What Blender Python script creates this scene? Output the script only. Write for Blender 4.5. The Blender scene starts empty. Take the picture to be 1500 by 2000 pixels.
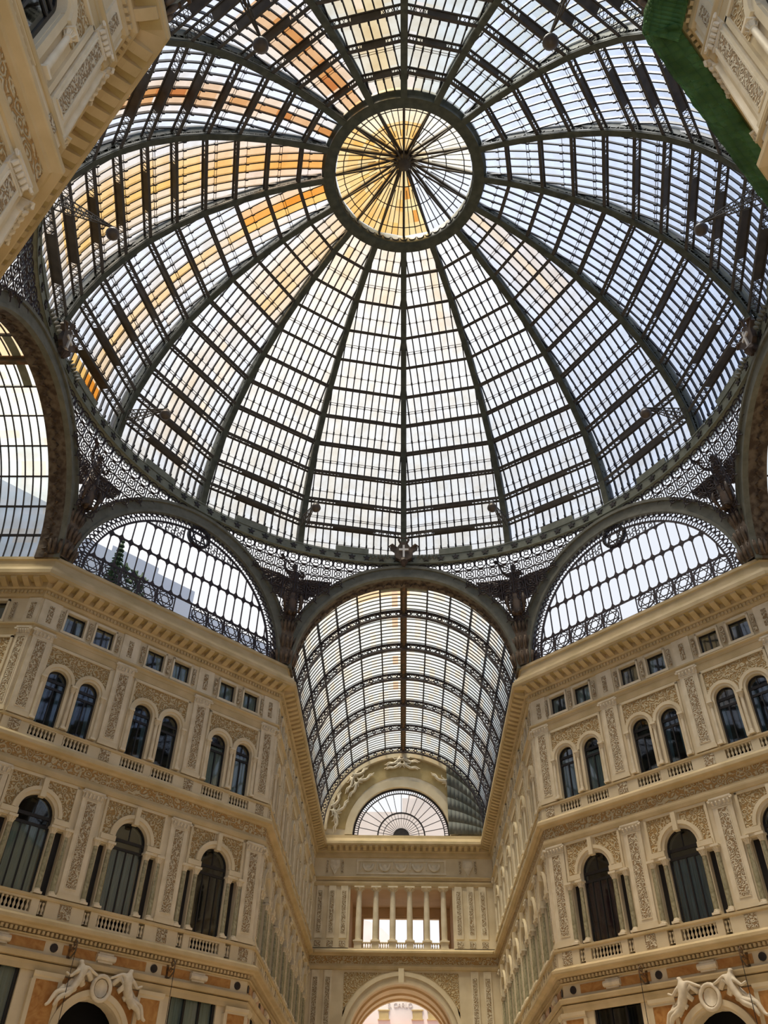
import bpy, math, random
from mathutils import Vector, Matrix
from mathutils.geometry import tessellate_polygon
PI=math.pi; R=18.4; T=7.6156; L=(R-T)*2**.5; YE=46.0
random.seed(7)
S=bpy.context.scene
COL=S.collection
# ---------------------------------------------------------------- camera, sky, exposure
def make_camera():
    f,pit,yaw,roll,cx,cy=1593.7,0.720657,0.029343,0.019457,-0.1194,-26.258
    fw=Vector((-math.sin(yaw)*math.cos(pit),math.cos(yaw)*math.cos(pit),math.sin(pit)))
    rt=Vector((math.cos(yaw),math.sin(yaw),0)); up=rt.cross(fw)
    r2=math.cos(roll)*rt+math.sin(roll)*up; u2=-math.sin(roll)*rt+math.cos(roll)*up
    m=Matrix(((r2.x,u2.x,-fw.x,cx),(r2.y,u2.y,-fw.y,cy),(r2.z,u2.z,-fw.z,1.6),(0,0,0,1)))
    c=bpy.data.cameras.new('camera'); c.sensor_fit='VERTICAL'; c.sensor_height=36; c.lens=36*f/2000
    c.clip_end=600
    o=bpy.data.objects.new('camera',c); COL.objects.link(o); o.matrix_world=m; S.camera=o
make_camera()
W=bpy.data.worlds.new('sky'); S.world=W; W.use_nodes=True
wn=W.node_tree; wn.nodes.clear()
tc=wn.nodes.new('ShaderNodeTexCoord'); dt=wn.nodes.new('ShaderNodeVectorMath'); dt.operation='DOT_PRODUCT'
sd=Vector((-.45,.75,.30)).normalized(); dt.inputs[1].default_value=sd
cr=wn.nodes.new('ShaderNodeValToRGB'); mr=wn.nodes.new('ShaderNodeMapRange')
mr.inputs[1].default_value=-1; mr.inputs[2].default_value=1
cr.color_ramp.elements[0].position=0; cr.color_ramp.elements[0].color=(.52,.66,.94,1)
cr.color_ramp.elements[1].position=.95; cr.color_ramp.elements[1].color=(1.15,1.15,1.15,1)
e=cr.color_ramp.elements.new(.55); e.color=(.68,.80,1.02,1)
bg=wn.nodes.new('ShaderNodeBackground'); bg.inputs[1].default_value=.90
wo=wn.nodes.new('ShaderNodeOutputWorld')
wn.links.new(tc.outputs['Generated'],dt.inputs[0]); wn.links.new(dt.outputs['Value'],mr.inputs[0])
wn.links.new(mr.outputs[0],cr.inputs[0]); wn.links.new(cr.outputs[0],bg.inputs[0]); wn.links.new(bg.outputs[0],wo.inputs[0])
W.cycles.sampling_method='MANUAL'; W.cycles.sample_map_resolution=256
S.view_settings.view_transform='Standard'; S.view_settings.look='None'; S.view_settings.gamma=1
S.view_settings.use_curve_mapping=False; S.view_settings.exposure=0.0
S.cycles.transparent_max_bounces=24; S.cycles.max_bounces=10; S.cycles.diffuse_bounces=6
S.cycles.sample_clamp_indirect=4
sl=bpy.data.lights.new('sun','SUN'); sl.energy=9.0; sl.color=(1,.90,.74); sl.angle=math.radians(24)
so=bpy.data.objects.new('sun',sl); COL.objects.link(so)
so.rotation_euler=Vector((-.20,-.20,1)).to_track_quat('Z','Y').to_euler()
# ---------------------------------------------------------------- materials
MATS={}
def nt(name):
    m=bpy.data.materials.new(name); m.use_nodes=True; n=m.node_tree; n.nodes.clear()
    out=n.nodes.new('ShaderNodeOutputMaterial'); MATS[name]=m
    return m,n,out
def rgba(c): return (c[0],c[1],c[2],1)
def solid(name,col,col2=None,scale=1.5,rough=.7,metal=0,bump=0,spec=.4,thr=(.35,.65),detail=6,kind='noise',coords='Object',stretch=None):
    m,n,out=nt(name); p=n.nodes.new('ShaderNodeBsdfPrincipled'); n.links.new(p.outputs[0],out.inputs[0])
    p.inputs['Roughness'].default_value=rough; p.inputs['Metallic'].default_value=metal
    p.inputs['Specular IOR Level'].default_value=spec
    if col2 is None: p.inputs['Base Color'].default_value=rgba(col); return m
    t=n.nodes.new('ShaderNodeTexCoord'); src=t.outputs[coords]
    if stretch:
        mp=n.nodes.new('ShaderNodeMapping'); mp.inputs['Scale'].default_value=stretch
        n.links.new(src,mp.inputs[0]); src=mp.outputs[0]
    if kind=='noise':
        x=n.nodes.new('ShaderNodeTexNoise'); x.inputs['Detail'].default_value=detail; o=x.outputs['Fac']
    elif kind=='veins':
        x=n.nodes.new('ShaderNodeTexNoise'); x.inputs['Detail'].default_value=detail; x.inputs['Distortion'].default_value=2.2; o=x.outputs['Fac']
    else:
        x=n.nodes.new('ShaderNodeTexVoronoi'); x.feature='DISTANCE_TO_EDGE'; o=x.outputs['Distance']
    x.inputs['Scale'].default_value=scale; n.links.new(src,x.inputs['Vector'])
    r=n.nodes.new('ShaderNodeValToRGB'); r.color_ramp.elements[0].position=thr[0]; r.color_ramp.elements[1].position=thr[1]
    r.color_ramp.elements[0].color=rgba(col); r.color_ramp.elements[1].color=rgba(col2)
    n.links.new(o,r.inputs[0]); n.links.new(r.outputs[0],p.inputs['Base Color'])
    if bump:
        b=n.nodes.new('ShaderNodeBump'); b.inputs['Strength'].default_value=bump; b.inputs['Distance'].default_value=.05
        n.links.new(o,b.inputs['Height']); n.links.new(b.outputs[0],p.inputs['Normal'])
    return m
STONE=solid('cream_stone',(.64,.54,.36),(.76,.66,.47),.7,.75)
STONE2=solid('pale_marble',(.66,.57,.40),(.80,.71,.54),1.4,.6)
STONEW=solid('grey_white_stucco',(.62,.55,.42),(.78,.70,.55),3,.7)
CORN=solid('golden_cornice_stone',(.50,.39,.21),(.62,.49,.29),.9,.75)
DARKSTONE=solid('ochre_plaster_soffit',(.42,.32,.14),(.52,.41,.20),1.2,.8)
def ornament(name,bgc,fg,scale,dens=.5):
    # scrolling arabesque relief: noise-warped rings of leaf on a tinted ground
    m,n,out=nt(name); p=n.nodes.new('ShaderNodeBsdfPrincipled'); n.links.new(p.outputs[0],out.inputs[0]); p.inputs['Roughness'].default_value=.7
    t=n.nodes.new('ShaderNodeTexCoord')
    nz=n.nodes.new('ShaderNodeTexNoise'); nz.inputs['Scale'].default_value=scale*.8; nz.inputs['Detail'].default_value=3
    n.links.new(t.outputs['Object'],nz.inputs['Vector'])
    mx=n.nodes.new('ShaderNodeVectorMath'); mx.operation='MULTIPLY_ADD'
    mx.inputs[1].default_value=(.35,.35,.35); n.links.new(nz.outputs['Color'],mx.inputs[0]); n.links.new(t.outputs['Object'],mx.inputs[2])
    v=n.nodes.new('ShaderNodeTexVoronoi'); v.feature='F1'; v.inputs['Scale'].default_value=scale; n.links.new(mx.outputs[0],v.inputs['Vector'])
    ml=n.nodes.new('ShaderNodeMath'); ml.operation='MULTIPLY'; ml.inputs[1].default_value=17; n.links.new(v.outputs['Distance'],ml.inputs[0])
    sn=n.nodes.new('ShaderNodeMath'); sn.operation='SINE'; n.links.new(ml.outputs[0],sn.inputs[0])
    r=n.nodes.new('ShaderNodeValToRGB'); r.color_ramp.elements[0].position=dens-.12; r.color_ramp.elements[1].position=dens+.12
    ma=n.nodes.new('ShaderNodeMapRange'); ma.inputs[1].default_value=-1; n.links.new(sn.outputs[0],ma.inputs[0])
    r.color_ramp.elements[0].color=rgba(bgc); r.color_ramp.elements[1].color=rgba(fg)
    n.links.new(ma.outputs[0],r.inputs[0]); n.links.new(r.outputs[0],p.inputs['Base Color'])
    b=n.nodes.new('ShaderNodeBump'); b.inputs['Strength'].default_value=.8; b.inputs['Distance'].default_value=.06
    n.links.new(ma.outputs[0],b.inputs['Height']); n.links.new(b.outputs[0],p.inputs['Normal'])
    return m
ORN=ornament('gilded_arabesque',(.40,.25,.09),(.64,.53,.33),3.9,.5)
ORN2=ornament('pale_arabesque',(.32,.21,.10),(.68,.60,.44),4.8,.42)
ORNF=ornament('frieze_arabesque',(.44,.26,.09),(.62,.52,.33),3.4,.5)
MARBLE_O=solid('orange_marble',(.36,.15,.04),(.55,.30,.10),1.6,.35,kind='veins',thr=(.3,.7))
MARBLE_G=solid('green_marble',(.22,.205,.12),(.44,.40,.26),2.5,.3,kind='veins',thr=(.35,.65))
IRON_G=solid('green_grey_painted_iron',(.13,.13,.098),(.19,.19,.15),2,.6)
IRON_R=solid('olive_painted_rib_iron',(.055,.058,.036),(.095,.098,.062),2,.6)
IRON_S=solid('star_band_iron',(.19,.205,.155),(.25,.265,.205),3,.5)
IRON_D=solid('dark_iron',(.018,.016,.018),(.036,.028,.028),4,.5)
IRON_B=solid('brown_purlin_iron',(.060,.048,.036),(.095,.078,.058),1.5,.7)
IRON_V=solid('violet_brown_lattice_iron',(.026,.019,.026),(.052,.036,.038),3,.5)
RUST=solid('rusty_walkway',(.10,.075,.045),(.19,.10,.05),2.5,.8,thr=(.45,.6))
BRONZE=solid('brown_bronze',(.045,.030,.020),(.13,.085,.055),2.5,.5,bump=.4)
BRONZE2=solid('worn_brown_pedestal',(.07,.05,.035),(.20,.14,.09),2.2,.7,bump=.8)
SOFFIT=solid('relief_soffit_iron',(.06,.038,.024),(.17,.13,.09),2.6,.7,bump=.8,thr=(.4,.62))
FRAME=solid('dark_window_frame',(.018,.016,.016),None,rough=.4)
DARKROOM=solid('unlit_room_black',(.010,.010,.010),None,rough=.9)  # shade of the unlit rooms behind the openings, put into a near-black colour
CURT=solid('pale_curtain',(.50,.52,.44),(.66,.68,.60),3,.9,stretch=(9,9,.3))
CURTB=solid('blue_curtain',(.10,.20,.26),(.30,.42,.46),3,.9,stretch=(9,9,.3))
CURTR=solid('plum_shutter',(.10,.03,.04),(.16,.06,.06),3,.8,stretch=(9,9,.3))
WHITE=solid('white_cross_paint',(.8,.78,.74),None,rough=.5)
TARP=solid('grey_green_netting',(.085,.095,.085),(.15,.155,.14),.8,.9)
FLOORM=solid('polished_marble_floor',(.58,.50,.38),(.70,.61,.48),.5,.4)
PINKB=solid('sunlit_pink_plaster',(.66,.60,.56),(.74,.68,.64),.4,.9)
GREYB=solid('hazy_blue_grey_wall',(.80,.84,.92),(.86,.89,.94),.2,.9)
PINKD=solid('faded_lettering',(.60,.54,.50),None,rough=.9)
TILE=solid('terracotta_eave',(.36,.17,.10),(.48,.24,.15),3,.9)
LEAF=solid('dark_foliage',(.03,.06,.03),(.07,.11,.05),5,.9)
PEACH=solid('peach_loggia_plaster',(.62,.45,.26),(.70,.52,.32),.8,.85)
def glass(name,tint,trans=.55,attr=False,gloss=0.0,noise=None):
    m,n,out=nt(name)
    a=n.nodes.new('ShaderNodeBsdfTransparent'); b=n.nodes.new('ShaderNodeBsdfTranslucent'); mx=n.nodes.new('ShaderNodeMixShader'); mx.inputs[0].default_value=1-trans
    n.links.new(a.outputs[0],mx.inputs[1]); n.links.new(b.outputs[0],mx.inputs[2])
    if attr:
        at=n.nodes.new('ShaderNodeAttribute'); at.attribute_name='tint'
        t=n.nodes.new('ShaderNodeTexCoord'); nz=n.nodes.new('ShaderNodeTexNoise'); nz.inputs['Scale'].default_value=1.1; nz.inputs['Detail'].default_value=5
        n.links.new(t.outputs['Object'],nz.inputs['Vector'])
        r=n.nodes.new('ShaderNodeValToRGB'); r.color_ramp.elements[0].position=.3; r.color_ramp.elements[1].position=.62
        r.color_ramp.elements[0].color=(.88,.84,.78,1); r.color_ramp.elements[1].color=(1,1,1,1)
        n.links.new(nz.outputs['Fac'],r.inputs[0])
        mm=n.nodes.new('ShaderNodeMixRGB'); mm.blend_type='MULTIPLY'; mm.inputs[0].default_value=1
        n.links.new(at.outputs['Color'],mm.inputs[1]); n.links.new(r.outputs[0],mm.inputs[2])
        n.links.new(mm.outputs[0],a.inputs[0]); n.links.new(mm.outputs[0],b.inputs[0])
    else:
        a.inputs[0].default_value=rgba(tint); b.inputs[0].default_value=rgba(tint)
    last=mx
    if gloss:
        g=n.nodes.new('ShaderNodeBsdfGlossy'); g.inputs['Roughness'].default_value=.03
        fr=n.nodes.new('ShaderNodeFresnel'); fr.inputs[0].default_value=1.5
        ad=n.nodes.new('ShaderNodeMath'); ad.operation='ADD'; ad.inputs[1].default_value=gloss; n.links.new(fr.outputs[0],ad.inputs[0])
        m2=n.nodes.new('ShaderNodeMixShader'); n.links.new(ad.outputs[0],m2.inputs[0]); n.links.new(mx.outputs[0],m2.inputs[1]); n.links.new(g.outputs[0],m2.inputs[2]); last=m2
    n.links.new(last.outputs[0],out.inputs[0]); return m
PANE=glass('dome_glass',(1,1,1),.86,attr=True)
CLEAR=glass('clear_lunette_glass',(.95,.96,.98),1.0)
WINGL=glass('window_glass',(.68,.76,.76),1.0,gloss=.07)
NETM=glass('green_safety_net',(.10,.22,.08),.30)
def netmat():
    m,n,out=nt('green_mesh_net')
    a=n.nodes.new('ShaderNodeBsdfTransparent'); a.inputs[0].default_value=(.45,.62,.40,1)
    p=n.nodes.new('ShaderNodeBsdfPrincipled'); p.inputs['Roughness'].default_value=.7
    t=n.nodes.new('ShaderNodeTexCoord'); z=n.nodes.new('ShaderNodeTexNoise'); z.inputs['Scale'].default_value=.9; z.inputs['Detail'].default_value=5
    n.links.new(t.outputs['Object'],z.inputs['Vector'])
    r=n.nodes.new('ShaderNodeValToRGB'); r.color_ramp.elements[0].color=(.05,.13,.03,1); r.color_ramp.elements[1].color=(.16,.38,.16,1)
    r.color_ramp.elements[0].position=.35; r.color_ramp.elements[1].position=.65
    n.links.new(z.outputs['Fac'],r.inputs[0]); n.links.new(r.outputs[0],p.inputs['Base Color'])
    mx=n.nodes.new('ShaderNodeMixShader'); mx.inputs[0].default_value=.42
    n.links.new(a.outputs[0],mx.inputs[1]); n.links.new(p.outputs[0],mx.inputs[2]); n.links.new(mx.outputs[0],out.inputs[0]); return m
NET=netmat()
# ---------------------------------------------------------------- mesh builder
class MB:
    def __init__(s): s.v=[]; s.f=[]; s.c=[]
    def face(s,pts,col=None):
        b=len(s.v); s.v+= [tuple(p) for p in pts]; s.f.append(tuple(range(b,b+len(pts)))); s.c.append(col)
    def box(s,x0,x1,y0,y1,z0,z1):
        b=len(s.v); s.v+=[(x,y,z) for x in (x0,x1) for y in (y0,y1) for z in (z0,z1)]
        for q in ((0,1,3,2),(4,6,7,5),(0,4,5,1),(2,3,7,6),(0,2,6,4),(1,5,7,3)): s.f.append(tuple(b+i for i in q)); s.c.append(None)
    def obox(s,P,X,Y,Z):   # oriented box centred at P with half-vectors
        b=len(s.v); P=Vector(P)
        s.v+=[tuple(P+X*i+Y*j+Z*k) for i in (-1,1) for j in (-1,1) for k in (-1,1)]
        for q in ((0,1,3,2),(4,6,7,5),(0,4,5,1),(2,3,7,6),(0,2,6,4),(1,5,7,3)): s.f.append(tuple(b+i for i in q)); s.c.append(None)
    def bar(s,a,b,w,h,up=(0,0,1)):
        a=Vector(a); b=Vector(b); d=b-a
        if d.length<1e-5: return
        u=Vector(up); x=d.cross(u)
        if x.length<1e-5: x=d.cross(Vector((1,0,0)))
        x.normalize(); z=x.cross(d).normalized()
        s.obox((a+b)/2,d/2,x*w/2,z*h/2)
    def tube(s,path,r,n=6,closed=False,caps=True):
        path=[Vector(p) for p in path]; N=len(path); base=len(s.v)
        rr=r if isinstance(r,(list,tuple)) else [r]*N
        pu=None
        for i,p in enumerate(path):
            if closed: d=path[(i+1)%N]-path[i-1]
            else: d=path[min(i+1,N-1)]-path[max(i-1,0)]
            if d.length<1e-9: d=Vector((0,0,1))
            d.normalize()
            if pu is None: pu=d.orthogonal().normalized()
            u=(pu-d*pu.dot(d)); u=u.normalized() if u.length>1e-6 else d.orthogonal().normalized()
            pu=u; w=d.cross(u)
            for k in range(n):
                a=2*PI*k/n; s.v.append(tuple(p+(u*math.cos(a)+w*math.sin(a))*rr[i]))
        for i in range(N if closed else N-1):
            j=(i+1)%N
            for k in range(n):
                s.f.append((base+i*n+k,base+i*n+(k+1)%n,base+j*n+(k+1)%n,base+j*n+k)); s.c.append(None)
        if caps and not closed:
            s.f.append(tuple(base+k for k in range(n))[::-1]); s.c.append(None)
            s.f.append(tuple(base+(N-1)*n+k for k in range(n))); s.c.append(None)
    def lathe(s,prof,n=12,c=(0,0,0),a0=0,a1=2*PI):
        base=len(s.v); full=abs(a1-a0-2*PI)<1e-6; m=n if full else n+1
        for r,z in prof:
            for k in range(m):
                a=a0+(a1-a0)*k/n; s.v.append((c[0]+r*math.cos(a),c[1]+r*math.sin(a),c[2]+z))
        for i in range(len(prof)-1):
            for k in range(n):
                k2=(k+1)%m; s.f.append((base+i*m+k,base+i*m+k2,base+(i+1)*m+k2,base+(i+1)*m+k)); s.c.append(None)
    def plate(s,outer,holes,y0,y1):   # polygon in x,z with holes, thickness y0..y1
        loops=[outer]+list(holes)
        vv=[[Vector((x,z,0)) for x,z in l] for l in loops]
        tri=tessellate_polygon(vv); flat=[p for l in loops for p in l]; n=len(flat); b=len(s.v)
        s.v+=[(x,y0,z) for x,z in flat]+[(x,y1,z) for x,z in flat]
        for t in tri:
            s.f.append((b+t[0],b+t[1],b+t[2])); s.c.append(None)
            s.f.append((b+n+t[2],b+n+t[1],b+n+t[0])); s.c.append(None)
        o=0
        for l in loops:
            k=len(l)
            for i in range(k):
                s.f.append((b+o+i,b+o+(i+1)%k,b+n+o+(i+1)%k,b+n+o+i)); s.c.append(None)
            o+=k
    def extr(s,prof,x0,x1,k0=0,k1=0):   # profile of (projection p, z) run along x; viewer side is -y
        b=len(s.v); n=len(prof)
        s.v+=[(x0-k0*p,-p,z) for p,z in prof]+[(x1+k1*p,-p,z) for p,z in prof]
        for i in range(n):
            j=(i+1)%n; s.f.append((b+i,b+j,b+n+j,b+n+i)); s.c.append(None)
        s.f.append(tuple(b+i for i in range(n))[::-1]); s.c.append(None)
        s.f.append(tuple(b+n+i for i in range(n))); s.c.append(None)
    def arch(s,cx,cz,ri,ro,y0,y1,a0=0,a1=PI,n=24):
        for i in range(n):
            a=a0+(a1-a0)*i/n; b=a0+(a1-a0)*(i+1)/n
            P=lambda r,t,y:(cx+r*math.cos(t),y,cz+r*math.sin(t))
            q=[P(ri,a,y0),P(ro,a,y0),P(ro,b,y0),P(ri,b,y0),P(ri,a,y1),P(ro,a,y1),P(ro,b,y1),P(ri,b,y1)]
            bb=len(s.v); s.v+=q
            fs=[(0,1,2,3),(7,6,5,4),(1,5,6,2),(0,3,7,4)]
            if i==0: fs.append((0,4,5,1))
            if i==n-1: fs.append((3,2,6,7))
            for f in fs: s.f.append(tuple(bb+k for k in f)); s.c.append(None)
    def mesh(s,name,mat,smooth=False):
        me=bpy.data.meshes.new(name); me.from_pydata(s.v,[],s.f); me.materials.append(mat)
        if any(c is not None for c in s.c):
            ca=me.color_attributes.new('tint','FLOAT_COLOR','CORNER'); i=0
            for f,c in zip(s.f,s.c):
                for _ in f: ca.data[i].color=(*(c or (1,1,1)),1); i+=1
        if smooth: me.polygons.foreach_set('use_smooth',[True]*len(me.polygons))
        me.update(); return me
def obj(name,me,parent=None,mat=None,smooth=False,M=None):
    if isinstance(me,MB): me=me.mesh(name,mat,smooth)
    o=bpy.data.objects.new(name,me); COL.objects.link(o)
    if parent: o.parent=parent
    if M is not None:
        if parent: o.matrix_local=M
        else: o.matrix_world=M
    return o
def tag(o,label=None,cat=None,group=None,kind=None):
    if label: o['label']=label
    if cat: o['category']=cat
    if group: o['group']=group
    if kind: o['kind']=kind
    return o
def thing(name,label,cat,M=None,group=None,kind=None):
    o=bpy.data.objects.new(name,None); COL.objects.link(o); o.empty_display_size=.2
    if M is not None: o.matrix_world=M
    return tag(o,label,cat,group,kind)
def dup(root,M,label=None,group=None,parent=None):
    r=root.copy(); COL.objects.link(r); r.matrix_world=M
    if label: r['label']=label
    if group: r['group']=group
    for ch in list(root.children):
        c=ch.copy(); COL.objects.link(c); c.parent=r
        for g in list(ch.children):
            d=g.copy(); COL.objects.link(d); d.parent=c
    return r
def Tr(x,y,z): return Matrix.Translation((x,y,z))
def frame(ox,oy,dx,dy):
    l=math.hypot(dx,dy); dx/=l; dy/=l
    return Matrix(((dx,-dy,0,ox),(dy,dx,0,oy),(0,0,1,0),(0,0,0,1)))
def Rz(a): return Matrix.Rotation(a,4,'Z')
ORD=['first','second','third','fourth','fifth','sixth','seventh','eighth','ninth','tenth','eleventh','twelfth','thirteenth']
def archpts(cx,z0,zs,r,n=14):   # door-shaped loop: sill z0, spring zs
    return [(cx-r,z0),(cx+r,z0)]+[(cx+r*math.cos(PI*i/n),zs+r*math.sin(PI*i/n)) for i in range(n+1)]
def rect(x0,x1,z0,z1): return [(x0,z0),(x1,z0),(x1,z1),(x0,z1)]
# ---------------------------------------------------------------- facade element prototypes (mesh data shared by every copy)
ME={}
def P(name,fn,mat,smooth=False):
    if name not in ME:
        b=MB(); fn(b); ME[name]=b.mesh(name,mat,smooth)
    return ME[name]
def balu(b,h=.46,r=.058,n=8):
    pr=[(.8,0),(.8,.08),(.45,.12),(.55,.2),(1,.38),(.8,.5),(.42,.68),(.5,.8),(.8,.86),(.8,1)]
    b.lathe([(q*r*1.25,z*h) for q,z in pr],n)
def mk_pilaster(w,h,pan,z0pan,z1pan):
    k='pil%.2f_%.2f'%(w,h)
    def shaft(b):
        b.box(-w/2,w/2,-.12,0,.28,h-.42)
        b.box(-pan/2-.06,-pan/2-.02,-.15,-.11,z0pan-.04,z1pan+.04); b.box(pan/2+.02,pan/2+.06,-.15,-.11,z0pan-.04,z1pan+.04)
        b.box(-pan/2-.06,pan/2+.06,-.15,-.11,z0pan-.06,z0pan-.02); b.box(-pan/2-.06,pan/2+.06,-.15,-.11,z1pan+.02,z1pan+.06)
    def base(b):
        b.box(-w/2-.07,w/2+.07,-.2,0,0,.14); b.box(-w/2-.04,w/2+.04,-.17,0,.14,.22); b.box(-w/2-.02,w/2+.02,-.15,0,.22,.28)
    def cap(b):
        z=h-.42
        b.extr([(0,z),(.14,z),(.15,z+.05),(.13,z+.08),(.14,z+.22),(.22,z+.32),(.24,z+.34),(.24,z+.42),(0,z+.42)],-w/2,w/2,.25,.25)
        for i in range(5):     # acanthus leaves and volutes
            x=-w/2+w*(i+.5)/5
            b.tube([(x,-.14,z+.08),(x,-.19,z+.17),(x,-.25,z+.22),(x,-.24,z+.18)],[.05,.06,.045,.02],6)
        for sx in (-1,1):
            b.tube([(sx*(w/2+.06),-.2,z+.33),(sx*(w/2+.12),-.24,z+.28),(sx*(w/2+.06),-.26,z+.22),(sx*(w/2),-.24,z+.27)],.04,6)
    def panel(b): b.box(-pan/2,pan/2,-.135,-.12,z0pan,z1pan)
    return [('shaft',P(k+'s',shaft,STONE2)),('base',P(k+'b',base,STONE)),('capital',P(k+'c',cap,STONEW,False)),('relief_panel',P(k+'p',panel,ORN2))]
SUB={'pane':'window_frame','relief_panel':'shaft','globe':'hanger','cross':'shield','foliage_relief':'soffit','soffit':'none'}
def put(name,parts,label,cat,M,group=None,kind=None):
    r=thing(name,label,cat,M,group,kind); d={}
    for n,me in parts:
        pn=SUB.get(n); d[n]=obj(n,me,d[pn] if pn in d else r)
    return r
def mk_column(h,r,mat,key):
    def sh(b): b.lathe([(r*1.0,.2),(r*1.03,h*.35),(r*.86,h-.32)],12)
    def ba(b):
        b.box(-r*1.6,r*1.6,-r*1.6,r*1.6,0,.09); b.lathe([(r*1.55,.09),(r*1.55,.13),(r*1.2,.16),(r*1.3,.19),(r,.22)],12)
    def ca(b):
        b.lathe([(r*.86,h-.34),(r*1.15,h-.32),(r*1.0,h-.29),(r*1.1,h-.2),(r*1.6,h-.1)],12)
        b.box(-r*1.75,r*1.75,-r*1.75,r*1.75,h-.1,h)
        for i in range(8):
            a=PI/4*i; d=Vector((math.cos(a),math.sin(a),0))
            b.tube([d*r*.95+Vector((0,0,h-.3)),d*r*1.3+Vector((0,0,h-.2)),d*r*1.7+Vector((0,0,h-.13)),d*r*1.6+Vector((0,0,h-.17))],r*.22,5)
    return [('shaft',P(key+'s',sh,mat,True)),('base',P(key+'b',ba,STONE2)),('capital',P(key+'c',ca,STONE2))]
def mk_balustrade(w,n,z=0.0,h=.62,ends=True):
    k='bal%.2f_%d'%(w,n)
    def rail(b):
        b.box(-w/2-.04,w/2+.04,-.17,.03,.54,h); b.box(-w/2-.04,w/2+.04,-.17,.03,-.02,.07)
    parts=[('rail',P(k+'r',rail,STONE))]
    bm=P('baluster',balu,STONE,True)
    return parts,[(-w/2+w*(i+.5)/n) for i in range(n)],bm
def put_balustrade(w,n,label,M,group,extra=()):
    parts,xs,bm=mk_balustrade(w,n); xs=xs+list(extra)
    r=thing('balustrade',label,'balustrade',M,group)
    for a,me in parts: obj(a,me,r)
    for x in xs: obj('baluster',bm,r,M=Tr(x,-.07,.07))
    return r
def win_parts(kind,w,h,r=0):
    """kind arch: jambs to height h then half circle of radius r; rect: w x h. origin = bottom centre of the opening on the wall plane"""
    k='%s%.2f_%.2f'%(kind,w,h)
    def fr(b):
        if kind=='rect':
            b.plate(rect(-w/2,w/2,0,h),[rect(-w/2+.07,-.035,.07,h-.07),rect(.035,w/2-.07,.07,h-.07)],.14,.20)
        else:
            rr=w/2; zi=h-.35
            outer=archpts(0,0,h,rr)
            holes=[rect(-rr+.08,-.03,.08,zi-.12),rect(.03,rr-.08,.08,zi-.12),rect(-rr+.08,rr-.08,zi+.0,zi+.25)]
            q=rr-.08; n=12
            holes.append([(q*math.cos(PI*i/n),h+.04+q*.95*math.sin(PI*i/n)) for i in range(n+1)])
            b.plate(outer,holes,.14,.21)
            b.box(-.025,.025,.15,.20,h+.04,h+q)
            if w>1.3:
                for s_ in (-1,1): b.box(s_*w*.25-.03,s_*w*.25+.03,.15,.21,.05,zi-.1)
    def pn(b):
        if kind=='rect': b.face([(-w/2,.18,0),(w/2,.18,0),(w/2,.18,h),(-w/2,.18,h)])
        else: b.face([(x,.18,z) for x,z in archpts(0,0,h,w/2)])
    return [('window_frame',P(k+'f',fr,FRAME)),('pane',P(k+'p',pn,WINGL))]
def curtain_mesh(w,h,full):
    def f(b):
        n=16
        for sd in (-1,1):
            ww=w*.5 if full else w*.30
            pts=[]
            for i in range(n+1):
                t=i/n; x=sd*(w/2-t*ww); y=.30+.03*math.sin(t*PI*8)
                pts.append((x,y))
            for i in range(n):
                t0=i/n;t1=(i+1)/n
                (x0,y0),(x1,y1)=pts[i],pts[i+1]
                xb0=x0 if full else sd*(w/2-t0*ww*.6); xb1=x1 if full else sd*(w/2-t1*ww*.6)
                b.face([(xb0,y0,.03),(xb1,y1,.03),(x1,y1,h),(x0,y0,h)])
    return f
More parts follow.
